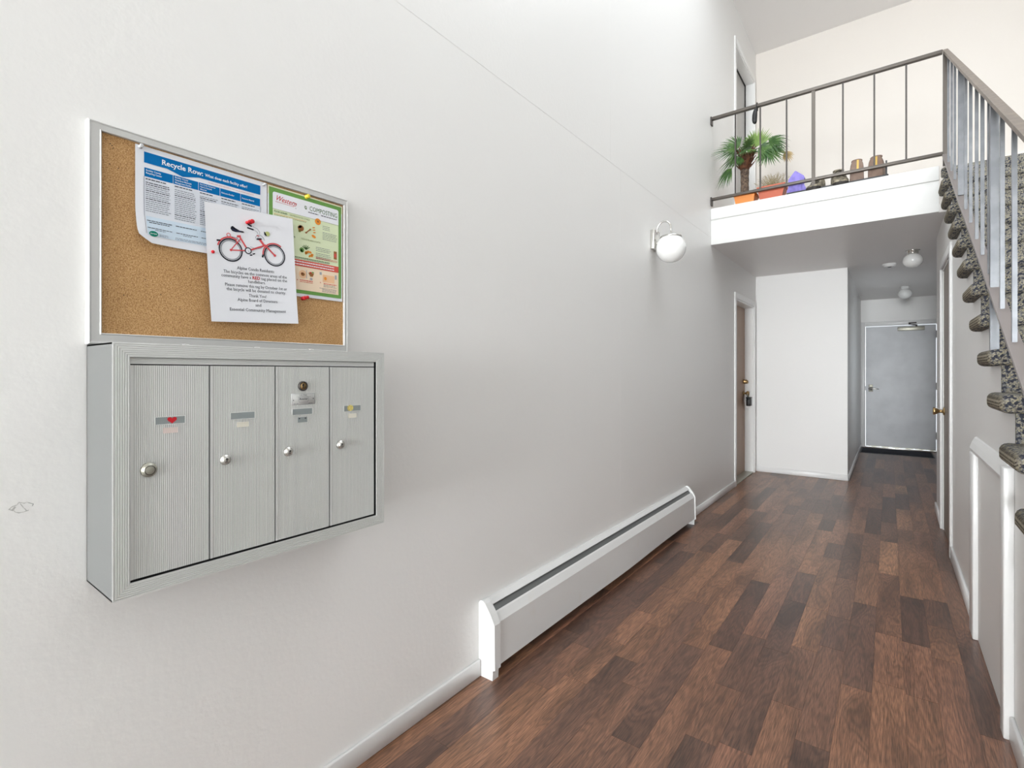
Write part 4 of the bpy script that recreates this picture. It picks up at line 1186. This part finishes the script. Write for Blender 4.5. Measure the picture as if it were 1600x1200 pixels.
# ================================================================ LANDING CLUTTER
def frustum(mb, cx, cy, z0, z1, a0, b0, a1, b1):
    mb.add([(cx - a0, cy - b0, z0), (cx + a0, cy - b0, z0), (cx + a0, cy + b0, z0), (cx - a0, cy + b0, z0), (cx - a1, cy - b1, z1), (cx + a1, cy - b1, z1), (cx + a1, cy + b1, z1), (cx - a1, cy + b1, z1)],
           [(3, 2, 1, 0), (4, 5, 6, 7), (0, 1, 5, 4), (1, 2, 6, 5), (2, 3, 7, 6), (3, 0, 4, 7)])
pp = thing('potted_palm', 'fan palm with shaggy trunk in an orange pot behind the railing', 'plant', (.30, 5.075, UP))
mb = MB(); frustum(mb, .285, 5.075, UP, UP + .085, .075, .072, .088, .088); frustum(mb, .285, 5.075, UP + .085, UP + .105, .093, .093, .093, .093); mb.build('pot', M['orange'], pp)
mb = MB(); mb.box(.205, .365, 4.995, 5.155, UP + .100, UP + .107); mb.build('soil', M['soil'], pp)
mb = MB()
rr_ = [.036, .034, .036, .033, .036, .034, .038, .036]
mb.tube([(.272, 5.075, UP + .10 + .037 * k) for k in range(8)], rr_, 12); mb.build('trunk', M['trunk'], pp)
mb = MB(); mb.tube([(.272, 5.075, UP + .345 + .026 * k) for k in range(7)], [.037, .048, .056, .060, .058, .048, .03], 12)
rq = random.Random(5)
for k in range(34):
    a = rq.random() * 2 * PI; z = UP + .36 + rq.random() * .13; d = Vector((math.cos(a), math.sin(a), .9 + rq.random()))
    p0 = Vector((.272, 5.075, z)) + Vector((math.cos(a), math.sin(a), 0)) * .045
    mb.tube([p0, p0 + d * .03, p0 + d * .055], [.007, .005, .001], 5)
mb.build('crown_fibre', M['fibre'], pp)
def frond(base, hub, out, nrm, R, spread, nb, m, droop=.25, seed=0):
    nb = int(nb * 1.35)
    rg_ = random.Random(seed)
    base, hub, out, nrm = Vector(base), Vector(hub), Vector(out).normalized(), Vector(nrm).normalized()
    nrm = (nrm - out * nrm.dot(out)).normalized(); side = out.cross(nrm)
    mb = MB()
    mid = (base + hub) / 2 + Vector((0, 0, .02))
    mb.tube([base, mid, hub], [.0045, .004, .003], 5)
    for k in range(nb):
        t = -1 + 2 * k / (nb - 1) + rg_.uniform(-.03, .03)
        a = t * spread
        L_ = 1.12 * R * (1 - .28 * abs(t) ** 1.5) * rg_.uniform(.88, 1.05)
        d = out * math.cos(a) + side * math.sin(a)
        s2 = (side * math.cos(a) - out * math.sin(a))
        wd = .0066
        prev = None; vs = []
        for q_, (f_, w_) in enumerate(((0.02, .15), (.30, .8), (.55, 1.0), (.78, .6), (1.0, .03))):
            dr = Vector((0, 0, -1)) * droop * L_ * f_ ** 2.2
            c = hub + d * L_ * f_ + dr
            fold = nrm * wd * w_ * .35
            vs += [c - s2 * wd * w_ + fold, c, c + s2 * wd * w_ + fold]
        fs = []
        for q_ in range(4):
            o_ = q_ * 3
            fs += [(o_, o_ + 1, o_ + 4, o_ + 3), (o_ + 1, o_ + 2, o_ + 5, o_ + 4)]
        mb.add(vs, fs)
    mb.build('frond', m, pp)
c0 = Vector((.272, 5.075, 3.245))
FR = [((.215, 5.02, 3.335), (-1, -.25, .12), (0, -.8, .6), .205, 1.35, 15, 'leaf', .15),
      ((.245, 5.00, 3.350), (-.8, -.3, .5), (.2, -.9, .3), .17, 1.2, 13, 'leaf', .2),
      ((.375, 5.09, 3.345), (.0, .1, 1), (0, -1, .1), .175, 1.15, 17, 'leafl', .02),
      ((.485, 5.03, 3.330), (.9, -.2, .35), (0, -.9, .5), .18, 1.35, 17, 'leaf', .55),
      ((.475, 5.02, 3.265), (.45, -.25, -.8), (.2, -1, .1), .175, 1.45, 19, 'leaf', .05),
      ((.165, 5.03, 3.175), (-.55, -.1, -.5), (-.3, -.8, .4), .155, 1.0, 12, 'leaf', .45),
      ((.30, 5.00, 3.300), (.25, -.7, -.25), (0, -.4, 1), .12, 1.2, 13, 'leaf', .35),
      ((.25, 5.00, 3.250), (-.5, -.4, -.6), (0, -1, .3), .10, 1.2, 11, 'leaf', .2),
      ((.255, 5.17, 3.36), (-.4, .6, .7), (0, -.8, .6), .18, 1.2, 13, 'leaf', .2),
      ((.43, 5.16, 3.33), (.6, .6, .3), (0, -.7, .8), .19, 1.3, 15, 'leaf', .4),
      ((.30, 5.04, 3.335), (.2, -.5, .5), (0, -.6, .8), .14, 1.3, 13, 'leaf', .3),
      ((.20, 5.10, 3.30), (-.9, .1, -.15), (0, -.8, .6), .17, 1.2, 13, 'leaf', .35),
      ((.40, 5.02, 3.30), (.9, -.1, -.25), (0, -.9, .4), .17, 1.2, 13, 'leaf', .3),
      ((.34, 5.12, 3.37), (-.45, .1, .9), (0, -1, .2), .15, 1.0, 13, 'leaf', .15),
      ((.60, 5.10, 3.24), (.4, 0, -.6), (0, -1, .2), .09, .8, 8, 'leafd', .2)]
for k, (hub, out, nrm, R, sp, nb, m, dr) in enumerate(FR):
    frond(c0 + Vector((0, 0, .02 * (k % 3))), hub, out, nrm, R, sp, nb, M[m], dr, k)

tp = thing('terracotta_planter', 'terracotta planter with a dry straw coloured twiggy plant', 'plant', (.52, 5.08, UP))
mb = MB(); frustum(mb, .502, 5.085, UP, UP + .110, .086, .062, .108, .075); frustum(mb, .502, 5.085, UP + .110, UP + .135, .114, .082, .116, .084); mb.build('pot', M['terra'], tp)
mb = MB(); mb.box(.395, .609, 5.012, 5.158, UP + .133, UP + .138); mb.build('soil', M['soil'], tp)
mb = MB()
for k in range(130):
    a = rq.random() * 2 * PI; x = .505 + rq.gauss(0, .035); y = 5.085 + rq.gauss(0, .02)
    p = Vector((x, y, UP + .135)); d = Vector((math.cos(a) * .5, math.sin(a) * .3, 1)).normalized(); ps = [p]
    for q_ in range(5):
        d = (d + Vector((rq.gauss(0, .38), rq.gauss(0, .3), rq.gauss(-.06, .2)))).normalized(); p = p + d * rq.uniform(.015, .034); ps.append(p)
    mb.tube(ps, .0012, 3, False)
mb.build('twigs', M['twig'], tp)

pc = thing('faceted_container', 'lavender purple faceted container with a pointed top on the landing', 'container', (.745, 5.06, UP))
mb = MB()
prof = [(-.075, UP + .007), (-.080, UP + .055), (-.066, UP + .085), (-.068, UP + .150), (-.020, UP + .215), (-.010, UP + .220), (.052, UP + .165), (.060, UP + .145), (.046, UP + .110), (.068, UP + .055), (.066, UP + .007)]
mb.prism([(.708 + x, z) for x, z in prof], 'y', 5.02, 5.09)
mb.add([], [])
mb.build('shell', M['purple'], pc)
mb = MB(); mb.prism([(.698, UP + .02), (.663, UP + .09), (.695, UP + .19), (.743, UP + .13), (.748, UP + .03)], 'y', 5.008, 5.02); mb.build('front_facet', M['purple'], pc)

tr = thing('boot_tray', 'long black boot tray along the landing edge', 'tray', (1.0, 5.06, UP))
mb = MB(); mb.box(.64, 1.345, 4.985, 5.145, UP + .001, UP + .006); mb.box(.64, 1.345, 4.980, 4.988, UP, UP + .026); mb.box(.64, 1.345, 5.14, 5.148, UP, UP + .026); mb.box(.632, .64, 4.98, 5.148, UP, UP + .026); mb.box(1.342, 1.35, 4.98, 5.148, UP, UP + .026)
mb.build('pan', M['tray'], tr)
mb = MB(); mb.box(1.33, 1.342, 4.975, 4.985, UP + .02, UP + .135); mb.build('handle_post', M['tray'], tr)

def shoe(name, label, group, cx, y0, ang, L_, Wd, hh, mU, mS, tab=None, cat='shoe'):
    """heel at y0, toe towards +Y before turning"""
    zb = UP + .006
    o_ = thing(name, label, cat, (cx, y0, zb), group)
    ca, sa = math.cos(ang), math.sin(ang)
    def tf(x, y, z): return (cx + x * ca - (y - L_ * .2) * sa, y0 + x * sa + (y - L_ * .2) * ca, zb + z)
    st_ = [(0.0, .84, 1.0), (.04, .92, 1.0), (.12, .90, 1.0), (.28, .92, .96), (.42, .92, .82), (.55, .96, .58), (.70, 1.0, .44), (.84, .92, .36), (.94, .70, .30), (1.0, .35, .20)]
    mb = MB(); vs = []; n = 12
    for (t, wf_, hf) in st_:
        wv, hv = Wd / 2 * wf_, hh * hf
        for k in range(n):
            a = PI * (k / (n - 1))
            taper = 1 - .08 * max(0, math.sin(a)) ** 2
            vs.append(tf(wv * math.copysign(abs(math.cos(a)) ** .55, math.cos(a)) * taper, t * L_, .022 + max(hv - .022, .004) * math.sin(a) ** .45))
    fs = [(i * n + j, i * n + j + 1, (i + 1) * n + j + 1, (i + 1) * n + j) for i in range(len(st_) - 1) for j in range(n - 1)]
    mb.add(vs, fs, True); mb.add(vs[:n], [list(range(n))], False); mb.add(vs[-n:], [list(range(n))[::-1]], False); mb.build('upper', mU, o_)
    mb = MB(); out = [(Wd / 2 * wf_ * 1.04, t * L_) for t, wf_, _ in st_]; loop = out + [(-x, y) for x, y in out[::-1]]
    m_ = len(loop); mb.add([tf(x, y, 0) for x, y in loop] + [tf(x, y, .024) for x, y in loop], [list(range(m_))[::-1], list(range(m_, 2 * m_))] + [(i, (i + 1) % m_, (i + 1) % m_ + m_, i + m_) for i in range(m_)]); mb.build('sole', mS, o_)
    # opening collar, and a dark disc painted as the shade inside the mouth
    mb = MB(); cp_ = [tf(Wd * .30 * math.cos(2 * PI * k / 16), L_ * .18 + L_ * .16 * math.sin(2 * PI * k / 16), hh * 1.0 - .004) for k in range(17)]
    mb.tube(cp_, .008, 6, False); mb.build('collar', mU, o_)
    mb = MB(); mb.add([tf(Wd * .28 * math.cos(2 * PI * k / 16), L_ * .18 + L_ * .15 * math.sin(2 * PI * k / 16), hh * 1.0 + .002) for k in range(16)], [list(range(16))]); mb.build('dark_mouth', M['dark'], o_)
    if tab:
        mb = MB(); mb.add([tf(-.002, -.0035, .09), tf(.012, -.0035, .09), tf(.014, -.0035, hh - .006), tf(.000, -.0035, hh - .006), tf(-.002, .002, .09), tf(.012, .002, .09), tf(.014, .002, hh - .006), tf(.000, .002, hh - .006)], [(0, 1, 2, 3), (7, 6, 5, 4), (3, 2, 6, 7), (0, 3, 7, 4), (1, 5, 6, 2)]); t_ = mb.build('pull_tab', tab, o_); t_['label'] = 'mustard heel stripe'
    else:
        mb = MB()
        for q_ in range(4): mb.tube([tf(-Wd * .3, L_ * (.42 + .07 * q_), hh * (.80 - .11 * q_)), tf(0, L_ * (.41 + .07 * q_), hh * (.88 - .115 * q_) + .012), tf(Wd * .3, L_ * (.42 + .07 * q_), hh * (.80 - .11 * q_))], .003, 5)
        mb.build('laces', M['sole'], o_)
g1, g2 = 'olive shoes on the boot tray', 'brown boots on the boot tray'
shoe('walking_shoe', 'dark olive shoe on the boot tray, next to the purple container', g1, .862, 5.07, PI - .3, .17, .105, .128, M['shoe'], M['sole'])
shoe('walking_shoe', 'dark olive shoe on the boot tray, beside the brown boots', g1, 1.010, 5.08, PI + .25, .17, .115, .160, M['shoe'], M['sole'])
shoe('leather_boot', 'brown boot with a mustard heel stripe next to the olive shoes', g2, 1.140, 5.035, .05, .16, .105, .195, M['boot'], M['sole'], M['yellow'], 'boot')
shoe('leather_boot', 'brown boot with a mustard heel stripe at the stair end of the tray', g2, 1.272, 5.03, -.22, .16, .115, .190, M['boot'], M['sole'], M['yellow'], 'boot')

hb = thing('hanging_pouch', 'small black pouch hanging from the landing top rail above the palm', 'pouch', (.40, 4.93, 3.55))
mb = MB(); mb.tube([(.397, 4.925, 3.625), (.392, 4.924, 3.60), (.388, 4.922, 3.565), (.386, 4.922, 3.525), (.388, 4.922, 3.50), (.392, 4.922, 3.488)], [.009, .017, .021, .021, .018, .010], 10); mb.build('pouch_body', M['black'], hb)
mb = MB(); mb.tube([(.400, 4.928, 3.62), (.401, 4.930, 3.66), (.402, 4.940, 3.678), (.402, 4.965, 3.678), (.402, 4.979, 3.66), (.400, 4.977, 3.62)], .0045, 6); mb.build('strap', M['black'], hb)
